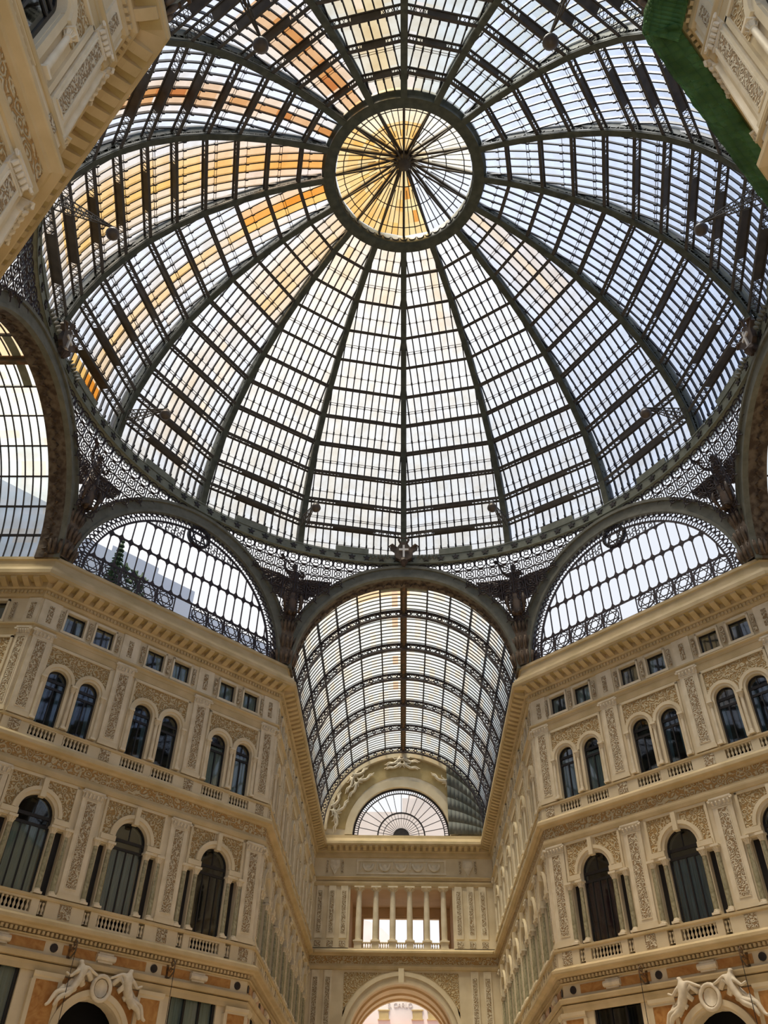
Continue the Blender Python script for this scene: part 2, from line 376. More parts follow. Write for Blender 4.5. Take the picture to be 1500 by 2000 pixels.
# ---------------------------------------------------------------- facade
ZS1,ZS2,ZS3=10.9,18.05,23.72
P_DIAGT=mk_pilaster(.98,4.5,.46,.45,3.95); P_DIAGM=mk_pilaster(.98,4.82,.46,.5,4.3)
P_ARMT=mk_pilaster(.62,4.5,.32,.45,3.95); P_ARMM=mk_pilaster(.62,4.82,.32,.5,4.3)
P_END=mk_pilaster(.5,4.5,.3,.45,3.95)
C_MID=mk_column(2.85,.115,MARBLE_G,'cm'); C_TOP=mk_column(2.25,.085,STONE2,'ct')
NW=[0]; NTR=[0]
def trim(name_label,prof_list,F,x0,x1,k0,k1,mat=CORN):
    NTR[0]+=1
    b=MB()
    for pr in prof_list: b.extr(pr,x0,x1,k0,k1)
    o=obj('trim_%d'%NTR[0],b,None,mat,M=F); tag(o,name_label,'moulding',None,'structure'); return o
def facade(key,desc,side,F,Lf,kind,centers,pil,k0,k1,gf=None,skipgf=False):
    """centers: bay centres; pil: pilaster centres; kind diag/arm; k = corner mitres"""
    diag=kind=='diag'
    holes=[]
    for c in centers:
        if diag:
            for s_ in (-.84,.84):
                holes.append(archpts(c+s_,19.22,21.55,.53)); holes.append(rect(c+s_-.54,c+s_+.54,24.14,25.27))
        else:
            holes.append(archpts(c,19.22,21.55,.6)); holes.append(rect(c-.54,c+.54,24.14,25.27))
        sh=[(c-.85,12.05),(c+.85,12.05),(c+.85,14.98)]+[(c+.85*math.cos(PI*i/16),15.25+.85*math.sin(PI*i/16)) for i in range(17)]+[(c-.85,14.98)]
        holes.append(sh)
        for s_ in (-1,1): holes.append(rect(c+s_*1.34-.20,c+s_*1.34+.20,12.1,14.82))
        for g0,g1 in ([(c-1.52,c-.2),(c+.2,c+1.52)] if diag else [(c-.72,c+.72)]): holes.append(rect(g0,g1,18.44,19.0))
        for g0,g1 in [(c-.84,c+.84),(c-1.52,c-1.2),(c+1.2,c+1.52)]: holes.append(rect(g0,g1,11.25,11.88))
        g=(gf or {}).get(c,'rect')
        if g=='arch': holes.append(archpts(c-.1 if diag else c,0.05,7.15,1.5))
        elif g=='rect': holes.append(rect(c-1.25,c+1.25,.05,9.6) if diag else rect(c-1.1,c+1.1,.05,9.6))
    b=MB(); b.plate(rect(0,Lf,0,26.4),holes,0,.55)
    w=obj('wall_'+key,b,None,STONE,M=F); tag(w,'%s with cream stone window bays and carved panels'%desc,'wall',None,'structure')
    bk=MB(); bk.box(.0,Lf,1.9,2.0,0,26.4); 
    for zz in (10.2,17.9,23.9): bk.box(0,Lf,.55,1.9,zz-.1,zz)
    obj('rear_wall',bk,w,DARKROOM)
    # relief panels and raised frames belong to the wall
    top=MB(); mid=MB(); fr=MB(); arch=MB(); small=MB(); fz=MB()
    for c in centers:
        hw=1.62 if diag else 1.35
        if diag:
            pts=[(c+hw,21.6),(c+hw,23.1),(c-hw,23.1),(c-hw,21.6)]
            ro=.84
            lo=[(c-.84-ro*math.cos(a),21.55+ro*math.sin(a)) for a in [PI*(i/14) for i in range(1,15)]]
            hi=[(c+.84-ro*math.cos(a),21.55+ro*math.sin(a)) for a in [PI*(i/14) for i in range(0,14)]]
            lo=[q for q in lo if q[0]>c-hw]; hi=[q for q in hi if q[0]<c+hw]
            top.plate(pts+lo+hi,[],-.03,.0)
            for s_ in (-.84,.84):
                arch.arch(c+s_,21.55,.53,.66,-.10,0,n=18); arch.arch(c+s_,21.55,.66,.83,-.16,0,n=18)
                for e in (-1,1): arch.box(c+s_+e*.60-.07,c+s_+e*.60+.07,-.10,0,19.25,21.55)
        else:
            pts=[(c+hw,21.55),(c+hw,23.1),(c-hw,23.1),(c-hw,21.55)]
            lo=[(c-.95*math.cos(PI*i/18),21.55+.95*math.sin(PI*i/18)) for i in range(19)]
            top.plate(pts+lo,[],-.03,.0)
            arch.arch(c,21.55,.6,.75,-.10,0,n=18); arch.arch(c,21.55,.75,.95,-.18,0,n=18)
            for e in (-1,1): arch.box(c+e*.70-.09,c+e*.70+.09,-.10,0,19.25,21.55)
        for (x0,x1,z0,z1) in ((c-hw-.12,c-hw,19.3,23.22),(c+hw,c+hw+.12,19.3,23.22),(c-hw-.12,c+hw+.12,23.12,23.26)): fr.box(x0,x1,-.10,0,z0,z1)
        # middle storey
        hw=1.56
        for s_ in (-1,1):
            pts=[(c+s_*hw,15.15),(c+s_*hw,16.78),(c+s_*.22,16.78)]
            pts+=[(c+s_*1.18*math.cos(a),15.25+1.18*math.sin(a)) for a in [PI/2*(1-i/10)-.18*(1-i/10) for i in range(11)]]
            mid.plate(pts,[],-.03,0)
        arch.arch(c,15.25,.85,1.0,-.10,0,n=22); arch.arch(c,15.25,1.0,1.17,-.18,0,n=22)
        arch.box(c-.12,c+.12,-.28,0,15.95,16.8)
        for s_ in (-1,1):
            x0,x1=sorted((c+s_*.85,c+s_*1.62)); arch.box(x0,x1,-.2,0,14.98,15.22); arch.box(x0,x1,-.15,.1,14.85,14.98)
        for (x0,x1,z0,z1) in ((c-hw-.12,c-hw,12.1,16.9),(c+hw,c+hw+.12,12.1,16.9),(c-hw-.12,c+hw+.12,16.8,16.93)): fr.box(x0,x1,-.10,0,z0,z1)
    obj('relief_panel',top,w,ORN); obj('relief_panel',mid,w,ORN); obj('archivolt',arch,w,STONE); obj('panel_frame',fr,w,STONE)
    for p_ in pil:
        small.box(p_-.27,p_+.27,-.18,-.15,18.45,18.98) if diag else small.box(p_-.18,p_+.18,-.18,-.15,18.45,18.98)
        small.box(p_-.27,p_+.27,-.20,-.17,11.3,11.85) if diag else small.box(p_-.18,p_+.18,-.20,-.17,11.3,11.85)
        small.box(p_-.13,p_+.13,-.1,-.07,24.25,25.2)
    for c in centers:
        for s_ in (-1.66,0,1.66) if diag else (-.95,.95): small.box(c+s_-.09,c+s_+.09,-.1,-.07,24.25,25.2)
    obj('relief_panel',small,w,ORN2)
    fz.box(0,Lf,-.1,0,17.35,17.88); obj('frieze_relief',fz,w,ORNF)
    # pedestal zones either side of the balusters
    pd=MB()
    def band(z0,z1,gaps,proj):
        x=0
        for g0,g1 in sorted(gaps): pd.box(x,g0,-proj,0,z0,z1); x=g1
        pd.box(x,Lf,-proj,0,z0,z1)
    gt=[];gm=[]
    for c in centers:
        gt+= [(c-1.52,c-.2),(c+.2,c+1.52)] if diag else [(c-.72,c+.72)]
        gm+= [(c-.85,c+.85),(c-1.52,c-1.2),(c+1.2,c+1.52)]
    band(18.35,19.02,gt,.15); band(11.2,11.9,gm,.17)
    obj('pedestal_band',pd,w,STONE)
    at=MB(); 
    for c in centers:
        for s_ in ((-.84,.84) if diag else (0,)):
            x=c+s_
            for q in (rect(x-.64,x-.54,24.05,25.37),rect(x+.54,x+.64,24.05,25.37),rect(x-.64,x+.64,25.27,25.40)):
                at.plate(q,[],-.12,0)
            at.box(x-.68,x+.68,-.16,0,24.0,24.14)
    for p_ in pil: at.box(p_-(.5 if diag else .33),p_+(.5 if diag else .33),-.07,0,23.95,25.5)
    obj('attic_surround',at,w,STONE2)
    # trims
    k0_,k1_=k0,k1
    cor=[[(0,25.5),(.1,25.55),(.14,25.68),(.14,25.9),(.26,25.93),(.3,26.0),(.3,26.3),(.95,26.3),(.96,26.36),(1.02,26.40),(1.02,26.62),(.98,26.66),(.92,26.70),(.88,26.84),(.66,26.88),(.64,27.08),(.50,27.14),(.46,27.2),(.46,27.34),(.38,27.38),(.38,27.62),(.46,27.68),(.46,27.84),(0,27.9)]]
    o=trim('main cornice and parapet along the %s'%desc,cor,F,0,Lf,k0_,k1_)
    dn=MB(); n=int(Lf/.2)
    for i in range(n): dn.box((i+.2)*Lf/n,(i+.75)*Lf/n,-.23,-.1,25.72,25.88)
    obj('dentil_row',dn,o,CORN)
    md=MB(); n=int(Lf/.58); sf=MB()
    for i in range(n):
        x=(i+.5)*Lf/n; md.extr([(.25,26.02),(.45,26.04),(.8,26.16),(.88,26.2),(.88,26.302),(.25,26.302)],x-.15,x+.15)
        sf.box(x+.15,x+Lf/n-.15,-.90,-.32,26.285,26.299)
    obj('modillion_row',md,o,CORN); obj('soffit_coffers',sf,o,DARKSTONE)
    trim('upper string course below the attic of the %s'%desc,[[(0,23.66),(.12,23.66),(.14,23.8),(.22,23.86),(.22,23.94),(0,23.98)],[(0,23.3),(.06,23.3),(.1,23.55),(.1,23.66),(0,23.66)]],F,0,Lf,k0_,k1_)
    trim('string course under the upper balconies of the %s'%desc,[[(0,17.88),(.2,17.9),(.24,18.0),(.40,18.03),(.43,18.06),(.43,18.2),(.40,18.25),(.32,18.34),(0,18.36)],[(0,19.0),(.19,19.0),(.22,19.05),(.22,19.12),(0,19.2)],[(0,16.92),(.16,16.95),(.2,17.1),(.2,17.18),(.12,17.35),(0,17.35)]],F,0,Lf,k0_,k1_)
    o=trim('string course under the lower balconies of the %s'%desc,[[(0,10.75),(.26,10.78),(.3,10.86),(.5,10.9),(.52,10.94),(.52,11.06),(.4,11.12),(.3,11.2),(0,11.22)],[(0,11.88),(.22,11.88),(.25,11.93),(.25,12.02),(0,12.08)],[(0,10.5),(.12,10.5),(.14,10.56),(0,10.6)],[(0,9.66),(.22,9.7),(.26,9.84),(.26,9.9),(0,9.96)],[(0,9.3),(.1,9.3),(.12,9.5),(.16,9.62),(0,9.66)]],F,0,Lf,k0_,k1_)
    dn=MB(); n=int(Lf/.2)
    for i in range(n): dn.box((i+.2)*Lf/n,(i+.75)*Lf/n,-.22,-.0,10.6,10.73)
    obj('dentil_row',dn,o,CORN)
    gfz=MB(); gfr=MB()
    xs=sorted(list(pil)+list(centers))
    for a_,b_ in zip(xs[:-1],xs[1:]):
        gfz.box(a_+.42,b_-.42,-.03,0,10.06,10.42)
    obj('marble_frieze',gfz,w,MARBLE_O)
    for p_ in pil:
        gfr.lathe([(0,-.02),(.19,-.02),(.19,.02)],14)  # placeholder disc replaced below
    gfr=MB()
    for i,x in enumerate(xs):
        if x in pil: gfr.tube([(x,-.05,10.24),(x,.01,10.24)],.17,12)
    obj('dark_roundel',gfr,w,IRON_D)
    car=MB()
    for c in centers:
        car.box(c-.35,c+.35,-.10,0,10.04,10.44); car.tube([(c-.45,-.08,10.24),(c+.45,-.08,10.24)],.14,8)
    obj('cartouche',car,w,STONEW)
    # ground storey piers
    pr=MB(); pc=MB()
    for p_ in pil:
        ww=.58 if diag else .4
        pr.box(p_-ww,p_+ww,-.16,0,.8,9.05)
        pc.extr([(0,9.02),(.2,9.02),(.2,9.1),(.26,9.16),(.28,9.3),(0,9.3)],p_-ww,p_+ww,.3,.3)
        pc.box(p_-ww-.05,p_+ww+.05,-.24,0,0,.8); 
        for e in (-1,1): pc.box(p_+e*ww-.09,p_+e*ww+.09,-.19,0,.8,9.02)
    obj('marble_pier',pr,w,MARBLE_O); obj('pier_moulding',pc,w,STONE)
    # windows
    near={'diag':desc}
    for i,c in enumerate(centers):
        od=ORD[i]; 
        lr=[('left',-.84),('right',.84)] if diag else [('',0)]
        for nm,s_ in lr:
            where='%s bay from left, %s'%(od,desc)
            # attic
            NW[0]+=1; t=put('window_%d'%NW[0],win_parts('rect',1.08,1.13),('small square attic window, %s of %s'%(nm,where)) if nm else 'small square attic window, '+where,'window',F@Tr(c+s_,0,24.14),None,'structure')
            rv=random.random()
            if rv<.6: obj('curtain',P('cu1%d'%(rv<.3),curtain_mesh(1.0,1.1,rv<.3),CURT),t)
            NW[0]+=1; r_=.53 if diag else .6
            t=put('window_%d'%NW[0],win_parts('arch',2*r_,2.33),('tall arched upper window, %s of %s'%(nm,where)) if nm else 'tall arched upper window, '+where,'window',F@Tr(c+s_,0,19.22),None,'structure')
            rv=random.random()
            if (key=='front_left' and i==2) or (key=='front_right' and i==0): obj('curtain',P('cu2f',curtain_mesh(.98,2.2,True),CURT),t)
            elif rv<.45: obj('curtain',P('cu2%d'%diag,curtain_mesh(1.0,2.4,False),CURTB),t)
        NW[0]+=1; t=put('window_%d'%NW[0],win_parts('arch',1.7,3.2),'large arched window between marble columns, %s bay from the left, %s'%(od,desc),'window',F@Tr(c,0,12.05),None,'structure')
        if key=='front_left' and i==0: obj('curtain',P('cu3f',curtain_mesh(1.5,2.8,True),CURT),t)
        elif key=='front_right' and i==0: obj('curtain',P('cu3r',curtain_mesh(1.6,2.8,True),CURTR),t)
        elif i%2==1: obj('curtain',P('cu3b',curtain_mesh(1.5,2.8,True),CURTB),t)
        def sp(b):
            for s_ in (-1.34,1.34): b.box(s_-.20,s_+.20,.3,.35,.05,2.77)
        obj('side_light',P('sidelight',sp,FRAME),t)
        for q,nm in ((-.99,'inner left'),(.99,'inner right'),(-1.66,'outer left'),(1.66,'outer right')):
            put('marble_column',C_MID,'green marble column, %s of four, %s bay, %s'%(nm,od,desc),'column',F@Tr(c+q,-.04,12.08),'marble window columns')
        if diag:
            for q,nm in ((-1.58,'left'),(0,'middle'),(1.58,'right')):
                put('colonnette',C_TOP,'slim colonnette, %s of upper window pair, %s bay from left, %s'%(nm,od,desc),'column',F@Tr(c+q,-.14,19.24),'upper window colonnettes')
            for nm,s_ in lr: put_balustrade(1.3,7,'balustrade under %s upper window, %s bay from left, %s'%(nm,od,desc),F@Tr(c+s_,0,18.42),'upper balustrades')
        else:
            for q,nm in ((-.98,'left'),(.98,'right')):
                put('colonnette',C_TOP,'slim colonnette %s of upper window, %s bay, %s'%(nm,od,desc),'column',F@Tr(c+q,-.14,19.24),'upper window colonnettes')
            put_balustrade(1.4,7,'balustrade under upper window, %s bay, %s'%(od,desc),F@Tr(c,0,18.42),'upper balustrades')
        put_balustrade(1.66,9,'balustrade under large arched window, %s bay, %s'%(od,desc),F@Tr(c,0,11.26),'lower balustrades',(-1.43,-1.28,1.28,1.43))
        g=(gf or {}).get(c,'rect')
        if g=='rect':
            NW[0]+=1; hw=1.25 if diag else 1.1
            def sf_(b):
                b.plate(rect(-hw,hw,0,9.5),[rect(-hw+.12,-hw/3-.04,.1,9.38),rect(-hw/3+.06,hw/3-.06,.1,9.38),rect(hw/3+.04,hw-.12,.1,9.38)],.1,.2)
            def sp_(b): b.face([(-hw,.16,0),(hw,.16,0),(hw,.16,9.5),(-hw,.16,9.5)])
            t=put('window_%d'%NW[0],[('window_frame',P('shopf%d'%diag,sf_,FRAME)),('pane',P('shopp%d'%diag,sp_,WINGL))],'tall ground floor shop window, %s bay from left, %s'%(od,desc),'window',F@Tr(c,0,.08),None,'structure')
            if key=='front_left': obj('curtain',P('cu4',curtain_mesh(2.3,9.3,True),CURT),t)
    for i,p_ in enumerate(pil):
        put('pilaster',P_DIAGT if diag else P_ARMT,'upper storey carved pilaster, %s from left, %s'%(ORD[i],desc),'pilaster',F@Tr(p_,0,19.2),'upper pilasters')
        put('pilaster',P_DIAGM if diag else P_ARMM,'middle storey carved pilaster, %s from left, %s'%(ORD[i],desc),'pilaster',F@Tr(p_,0,12.08),'middle pilasters')
    return w
MIT=math.tan(PI/8)
q2=2**.5
F_FL=frame(-R,T,1,1); F_FR=frame(T,R,1,-1)
DC=[2.8,7.6,12.4]; DP=[.58,5.2,10.05,14.68]
gfd={2.8:'rect',7.6:'arch',12.4:'rect'}
facade('front_left','left diagonal facade','left',F_FL,L,'diag',DC,DP,MIT,MIT,gfd)
facade('front_right','right diagonal facade','right',F_FR,L,'diag',DC,DP,MIT,MIT,gfd)
LN=YE-R
nc=[2.25+4.5*i for i in range(6)]; npil=[.35]+[4.5*i for i in range(1,6)]+[26.9]
facade('far_left','left wall of the far arm','',frame(-T,R,0,1),LN,'arm',nc,npil,MIT,-1)
facade('far_right','right wall of the far arm','',frame(T,YE,0,-1),LN,'arm',[LN-x for x in nc][::-1],[LN-x for x in npil][::-1],-1,MIT)
# side arms (only the walls facing the camera are seen) and the near arm beside the camera
SA=9.3
facade('side_left','wall inside the left arm','',frame(-R-SA,T,1,0),SA,'arm',[SA-6.75,SA-2.25],[.35,SA-4.5,SA-.35],0,MIT)
facade('side_right','wall inside the right arm','',frame(R,T,1,0),SA,'arm',[2.25,6.75],[.35,4.5,SA-.35],MIT,0)
BA=11.3
facade('near_left','near left wall beside the viewer','',frame(-T,-R-BA,0,1),BA,'arm',[BA-2.35-4.5,BA-2.35],[BA-4.6-4.5,BA-4.6,BA-.5],0,MIT)
facade('near_right','near right wall beside the viewer','',frame(T,-R,0,-1),BA,'arm',[2.35,2.35+4.5],[.5,4.6,9.1],MIT,0)
F_BL=frame(-T,-R,-1,1); F_BR=frame(R,-T,-1,-1)
facade('back_left','near left diagonal facade','',F_BL,L,'diag',DC,DP,MIT,MIT,gfd)
facade('back_right','near right diagonal facade','',F_BR,L,'diag',DC,DP,MIT,MIT,gfd)
def plainwall(name,x0,x1,y0,y1,h,label):
    b=MB(); b.box(x0,x1,y0,y1,0,h); tag(obj(name,b,None,STONE),label,'wall',None,'structure')
plainwall('wall_side_left_near',-R-SA,-R,-T-.5,-T,27.9,'plain near wall inside the left arm')
plainwall('wall_side_right_near',R,R+SA,-T-.5,-T,27.9,'plain near wall inside the right arm')
plainwall('wall_side_left_end',-R-SA-.5,-R-SA,-T-.5,T+.5,36,'closing wall at the end of the left arm')
plainwall('wall_side_right_end',R+SA,R+SA+.5,-T-.5,T+.5,36,'closing wall at the end of the right arm')
b=MB(); b.box(-R-SA,R+SA,-R-BA-3,YE+16,-.3,0); tag(obj('floor',b,None,FLOORM),'polished inlaid marble floor of the crossing','floor',None,'structure')
# ---------------------------------------------------------------- end wall of the far arm
FE=frame(-T,YE,1,0); WE=2*T; CX=T-.18
def endwall():
    ai=[(CX+4.1*math.cos(PI*i/24),12.0+4.1*math.sin(PI*i/24)) for i in range(25)]
    arch_hole=[(CX-4.1,.05),(CX+4.1,.05)]+ai
    logg=rect(CX-4.25,CX+4.25,18.42,23.15)
    b=MB(); b.plate(rect(0,WE,0,26.4),[arch_hole,logg],0,.6)
    w=obj('wall_far_end',b,None,STONE,M=FE); tag(w,'end wall of the far arm with columned loggia above a great arch','wall',None,'structure')
    up=MB()
    ro=7.55
    outer=[(WE/2-7.5,27.2),(WE/2+7.5,27.2)]+[(WE/2+7.5*math.cos(PI*i/30),27.8+7.55*math.sin(PI*i/30)) for i in range(31)]
    hole=[(CX+4.3*math.cos(PI*i/24),27.45+4.3*math.sin(PI*i/24)) for i in range(25)]
    up.plate(outer,[hole],0,.5)
    tag(obj('wall_far_lunette',up,None,STONE2,M=FE),'arched gable wall around the fan window','wall',None,'structure')
    wl=bpy.data.objects['wall_far_lunette']
    g=MB(); g.arch(WE/2,27.8,5.0,6.7,-.04,0,0.03,PI-.03,40); obj('painted_band',g,wl,DARKSTONE)
    m=MB(); m.arch(WE/2,27.8,6.75,7.5,-.3,0,0,PI,40); m.arch(CX,27.45,4.3,4.95,-.2,0,0,PI,36); obj('archivolt',m,wl,STONE)
    # archivolt of the great arch
    m=MB(); m.arch(CX,12.0,4.1,4.5,-.12,0,0,PI,40); m.arch(CX,12.0,4.5,4.8,-.22,0,0,PI,40); m.box(CX-.22,CX+.22,-.4,0,16.0,17.0)
    for s_ in (-1,1): m.box(CX+s_*4.45-.4,CX+s_*4.45+.4,-.2,0,0,12)
    obj('archivolt',m,w,STONE)
    # barrel of the passage and its inner arch
    pas=MB(); pas.arch(CX,12.0,4.1,4.4,.6,6.6,0,PI,40)
    for s_ in (-1,1): 
        x0,x1=sorted((CX+s_*4.1,CX+s_*4.4)); pas.box(x0,x1,.6,6.6,0,12)
    for y_ in (1.5,4.0,6.0): pas.arch(CX,12.0,3.95,4.1,y_,y_+.4,0,PI,40)
    obj('passage_vault',pas,w,PEACH)
    sp=MB()
    for s_ in (-1,1):
        pts=[(CX+s_*4.5,13.6),(CX+s_*4.5,16.75),(CX+s_*.4,16.75)]+[(CX+s_*4.95*math.cos(a),12+4.95*math.sin(a)) for a in [PI/2*(1-i/12)*.93+.335*(i/12) for i in range(13)]]
        pts=[p for p in pts if abs(p[0]-CX)<=4.51 and p[1]<=16.76]
        sp.plate(pts,[],-.03,0)
    obj('relief_panel',sp,w,ORN)
    fz=MB(); fz.box(0,WE,-.1,0,17.35,17.88); obj('frieze_relief',fz,w,ORNF)
    small=MB(); fr=MB()
    for s_ in (-1,1):
        for d in (4.75,5.75,6.75):
            x=CX+s_*d; small.box(x-.16,x+.16,-.13,-.1,19.6,22.8); fr.box(x-.3,x+.3,-.1,0,19.2,23.2); small.box(x-.25,x+.25,-.3,-.27,18.5,18.95)
            small.box(x-.17,x+.17,-.13,-.1,12.6,16.4) if d>5 else None; fr.box(x-.3,x+.3,-.1,0,8,16.9) if d>5 else None
        for d in (5.0,6.3): small.box(CX+s_*d-.08,CX+s_*d+.08,-.1,-.07,24.25,25.25)
    pn=rect(CX-3.8,CX+3.8,24.15,25.35)
    fr.plate(pn,[rect(CX-3.65,CX+3.65,24.3,25.2)],-.08,0)
    obj('relief_panel',small,w,ORN2); obj('panel_frame',fr,w,STONE2)
    gar=MB()       # garlands in the attic panel, shields at the sides
    for k in range(5):
        x=CX-2.8+1.4*k
        for r_ in (.42,.34): gar.tube([(x+r_*1.1*math.cos(PI+PI*i/10),-.08,25.0+r_*1.3*math.sin(PI+PI*i/10)) for i in range(11)],[.05+.05*math.sin(PI*i/10) for i in range(11)],6)
        gar.tube([(x,-.05,24.75),(x,-.14,24.75)],.2,10)
        gar.tube([(x-.62,-.06,25.15),(x-.66,-.06,24.5)],.05,6)
    for s_ in (-1,1):
        x=CX+s_*5.65; gar.plate([(x-.38,25.3),(x+.38,25.3),(x+.42,24.8),(x,24.1),(x-.42,24.8)],[],-.12,0)
        gar.plate([(x-.2,25.15),(x+.2,25.15),(x+.22,24.8),(x,24.4),(x-.22,24.8)],[],-.18,-.12)
    obj('garland_relief',gar,w,STONEW)
    at=MB(); at.box(0,WE,-.28,0,18.35,18.45)
    for s_ in (-1,1):
        x0,x1=sorted((CX+s_*4.25,CX+s_*8.2)); x0=max(0,x0); x1=min(WE,x1); at.box(x0,x1,-.28,0,18.4,19.02)
    obj('pedestal_band',at,w,STONE)
    cor=[[(0,25.5),(.1,25.55),(.14,25.68),(.14,25.9),(.26,25.93),(.3,26.0),(.3,26.3),(.95,26.3),(.96,26.36),(1.02,26.40),(1.02,26.62),(.94,26.66),(.5,26.8),(.42,27.05),(.42,27.3),(0,27.45)]]
    o=trim('main cornice across the end wall of the far arm',cor,FE,0,WE,-1,-1)
    md=MB(); n=26
    for i in range(n):
        x=1.0+(i+.5)*(WE-2)/n; md.extr([(.25,26.02),(.45,26.04),(.8,26.16),(.88,26.2),(.88,26.302),(.25,26.302)],x-.14,x+.14)
    obj('modillion_row',md,o,CORN)
    trim('moulding under the attic of the far end wall',[[(0,23.66),(.12,23.66),(.14,23.8),(.22,23.86),(.22,23.94),(0,23.98)],[(0,23.2),(.1,23.2),(.16,23.4),(.16,23.55),(0,23.6)]],FE,0,WE,-1,-1)
    trim('string course under the loggia of the far end wall',[[(0,17.88),(.22,17.9),(.26,18.0),(.52,18.04),(.55,18.08),(.55,18.22),(.48,18.26),(.32,18.34),(0,18.36)],[(0,16.92),(.16,16.95),(.2,17.1),(.2,17.18),(.12,17.35),(0,17.35)]],FE,0,WE,-1,-1)
    # loggia interior
    lg=MB(); lg.box(CX-4.6,CX+4.6,.6,6.4,23.15,23.5); lg.box(CX-4.6,CX+4.6,.6,6.4,17.9,18.4)
    for s_ in (-1,1):
        x0,x1=sorted((CX+s_*4.3,CX+s_*4.6)); lg.box(x0,x1,.6,6.4,18.4,23.2)
    ho=[rect(CX+x-.55,CX+x+.55,18.6,22.3) for x in (-2.8,-1.4,0,1.4,2.8)]
    lg.plate(rect(CX-4.4,CX+4.4,18.4,23.2),ho,6.0,6.4)
    lg.box(CX-4.3,CX+4.3,5.9,6.0,22.45,22.55)
    obj('loggia_room',lg,w,PEACH)
    for i in range(6):
        x=CX-3.5+1.4*i
        put('loggia_column',C_LOG,'grey stone loggia column, %s of six above the great arch at far end'%ORD[i],'column',FE@Tr(x,.1,18.95),'loggia columns')
        bp=MB(); bp.box(x-.3,x+.3,-.2,.45,18.36,18.95); obj('pedestal_block',bp,w,STONE2)
    for i in range(5):
        x=CX-2.8+1.4*i; parts,xs,bm=mk_balustrade(.78,4)
        r=thing('balustrade','loggia balustrade section, %s of five between the far end columns'%ORD[i],'balustrade',FE@Tr(x,.3,18.36),'loggia balustrades')
        for a,me in parts: obj(a,me,r)
        for xx in xs: obj('baluster',bm,r,M=Tr(xx,-.07,.07))
    # fan window
    NW[0]+=1; fw=thing('window_%d'%NW[0],'semicircular fan window in the gable of the far arm','window',FE@Tr(CX,.25,27.45),None,'structure')
    m=MB(); Rf=4.25
    m.arch(0,0,4.12,4.28,-.05,.05,0,PI,48); m.arch(0,0,3.78,3.86,-.04,.04,0,PI,48); m.arch(0,0,2.0,2.12,-.05,.05,0,PI,36); m.arch(0,0,1.55,1.6,-.03,.03,0,PI,30); m.arch(0,0,.62,.72,-.04,.04,0,PI,20)
    for i in range(1,16):
        a=PI*i/16; m.bar((2.1*math.cos(a),0,2.1*math.sin(a)),(3.8*math.cos(a),0,3.8*math.sin(a)),.05,.05,(0,1,0))
    for i in range(1,20):
        a=PI*i/20; m.bar((.7*math.cos(a),0,.7*math.sin(a)),(2.0*math.cos(a),0,2.0*math.sin(a)),.035,.04,(0,1,0))
    for i in range(64):
        a=PI*(i+.5)/64; m.bar((3.86*math.cos(a),0,3.86*math.sin(a)),(4.12*math.cos(a),0,4.12*math.sin(a)),.06,.04,(0,1,0))
    m.box(-4.25,4.25,-.06,.06,-.1,.04)
    obj('window_frame',m,fw,IRON_D)
    m=MB(); m.arch(0,0,0.01,.66,-.03,.03,0,PI,16); obj('hub_panel',m,fw,IRON_D)
    m=MB(); n=32; m.face([(4.2*math.cos(PI*i/n),.02,4.2*math.sin(PI*i/n)) for i in range(n+1)]); obj('pane',m,fw,CLEAR)
    # reliefs of reclining figures
    for (x,z,s_,rot) in ((-.1,5.75,1,0),(-.1,6.25,1,.1),(-3.9,4.1,1,.8),(-4.3,4.6,1,.9),(3.7,4.1,-1,-.85),(-5.6,1.3,1,1.2),(-5.9,1.9,1,1.5)):
        figure_group(FE@Tr(WE/2+x,-.12,27.8+z)@Matrix.Rotation(-rot,4,'Y'),w)
C_LOG=mk_column(4.2,.24,STONE2,'cl')
def skin_mesh(name,verts,edges,radii,mat,sub=1):
    me=bpy.data.meshes.new(name+'_s'); me.from_pydata(verts,edges,[])
    o=bpy.data.objects.new(name+'_s',me); COL.objects.link(o)
    md=o.modifiers.new('s','SKIN'); sk=me.skin_vertices[0].data
    for i,r in enumerate(radii): sk[i].radius=(r,r) if not isinstance(r,tuple) else r
    sk[0].use_root=True
    s=o.modifiers.new('u','SUBSURF'); s.levels=sub
    dg=bpy.context.evaluated_depsgraph_get(); out=bpy.data.meshes.new_from_object(o.evaluated_get(dg)); out.name=name
    bpy.data.objects.remove(o); out.materials.clear(); out.materials.append(mat)
    out.polygons.foreach_set('use_smooth',[True]*len(out.polygons)); return out
def fig_mesh():
    if 'recl' in ME: return ME['recl']
    V=[(0,-.08,0),(-.28,-.12,.18),(-.48,-.12,.42),(-.52,-.12,.62),(-.55,-.13,.78), (.35,-.12,-.02),(.75,-.1,.12),(1.15,-.08,-.12),(1.32,-.1,-.12), (.3,-.16,-.12),(.72,-.16,-.08),(1.05,-.14,-.28),
       (-.75,-.12,.4),(-.95,-.1,.15),(-1.1,-.1,-.05), (-.2,-.2,.45),(.1,-.2,.4),(.25,-.2,.6)]
    E=[(0,1),(1,2),(2,3),(3,4),(0,5),(5,6),(6,7),(7,8),(0,9),(9,10),(10,11),(2,12),(12,13),(13,14),(2,15),(15,16),(16,17)]
    r=[.18,.17,.18,.08,.13,.14,.1,.07,.05,.13,.1,.06,.08,.06,.05,.08,.06,.05]
    ME['recl']=skin_mesh('reclining_figure',V,E,r,STONEW); return ME['recl']
def figure_group(M,parent=None):
    for sx in (1,-1):
        o=obj('relief_figure',fig_mesh(),parent); o.matrix_world=M@Tr(.62*sx*-1,0,0)@Matrix.Diagonal((-sx*.8,1,.8,1))
        if parent: o.matrix_parent_inverse=parent.matrix_world.inverted(); o.matrix_world=M@Tr(-.62*sx,0,0)@Matrix.Diagonal((sx*-.8,1,.8,1))
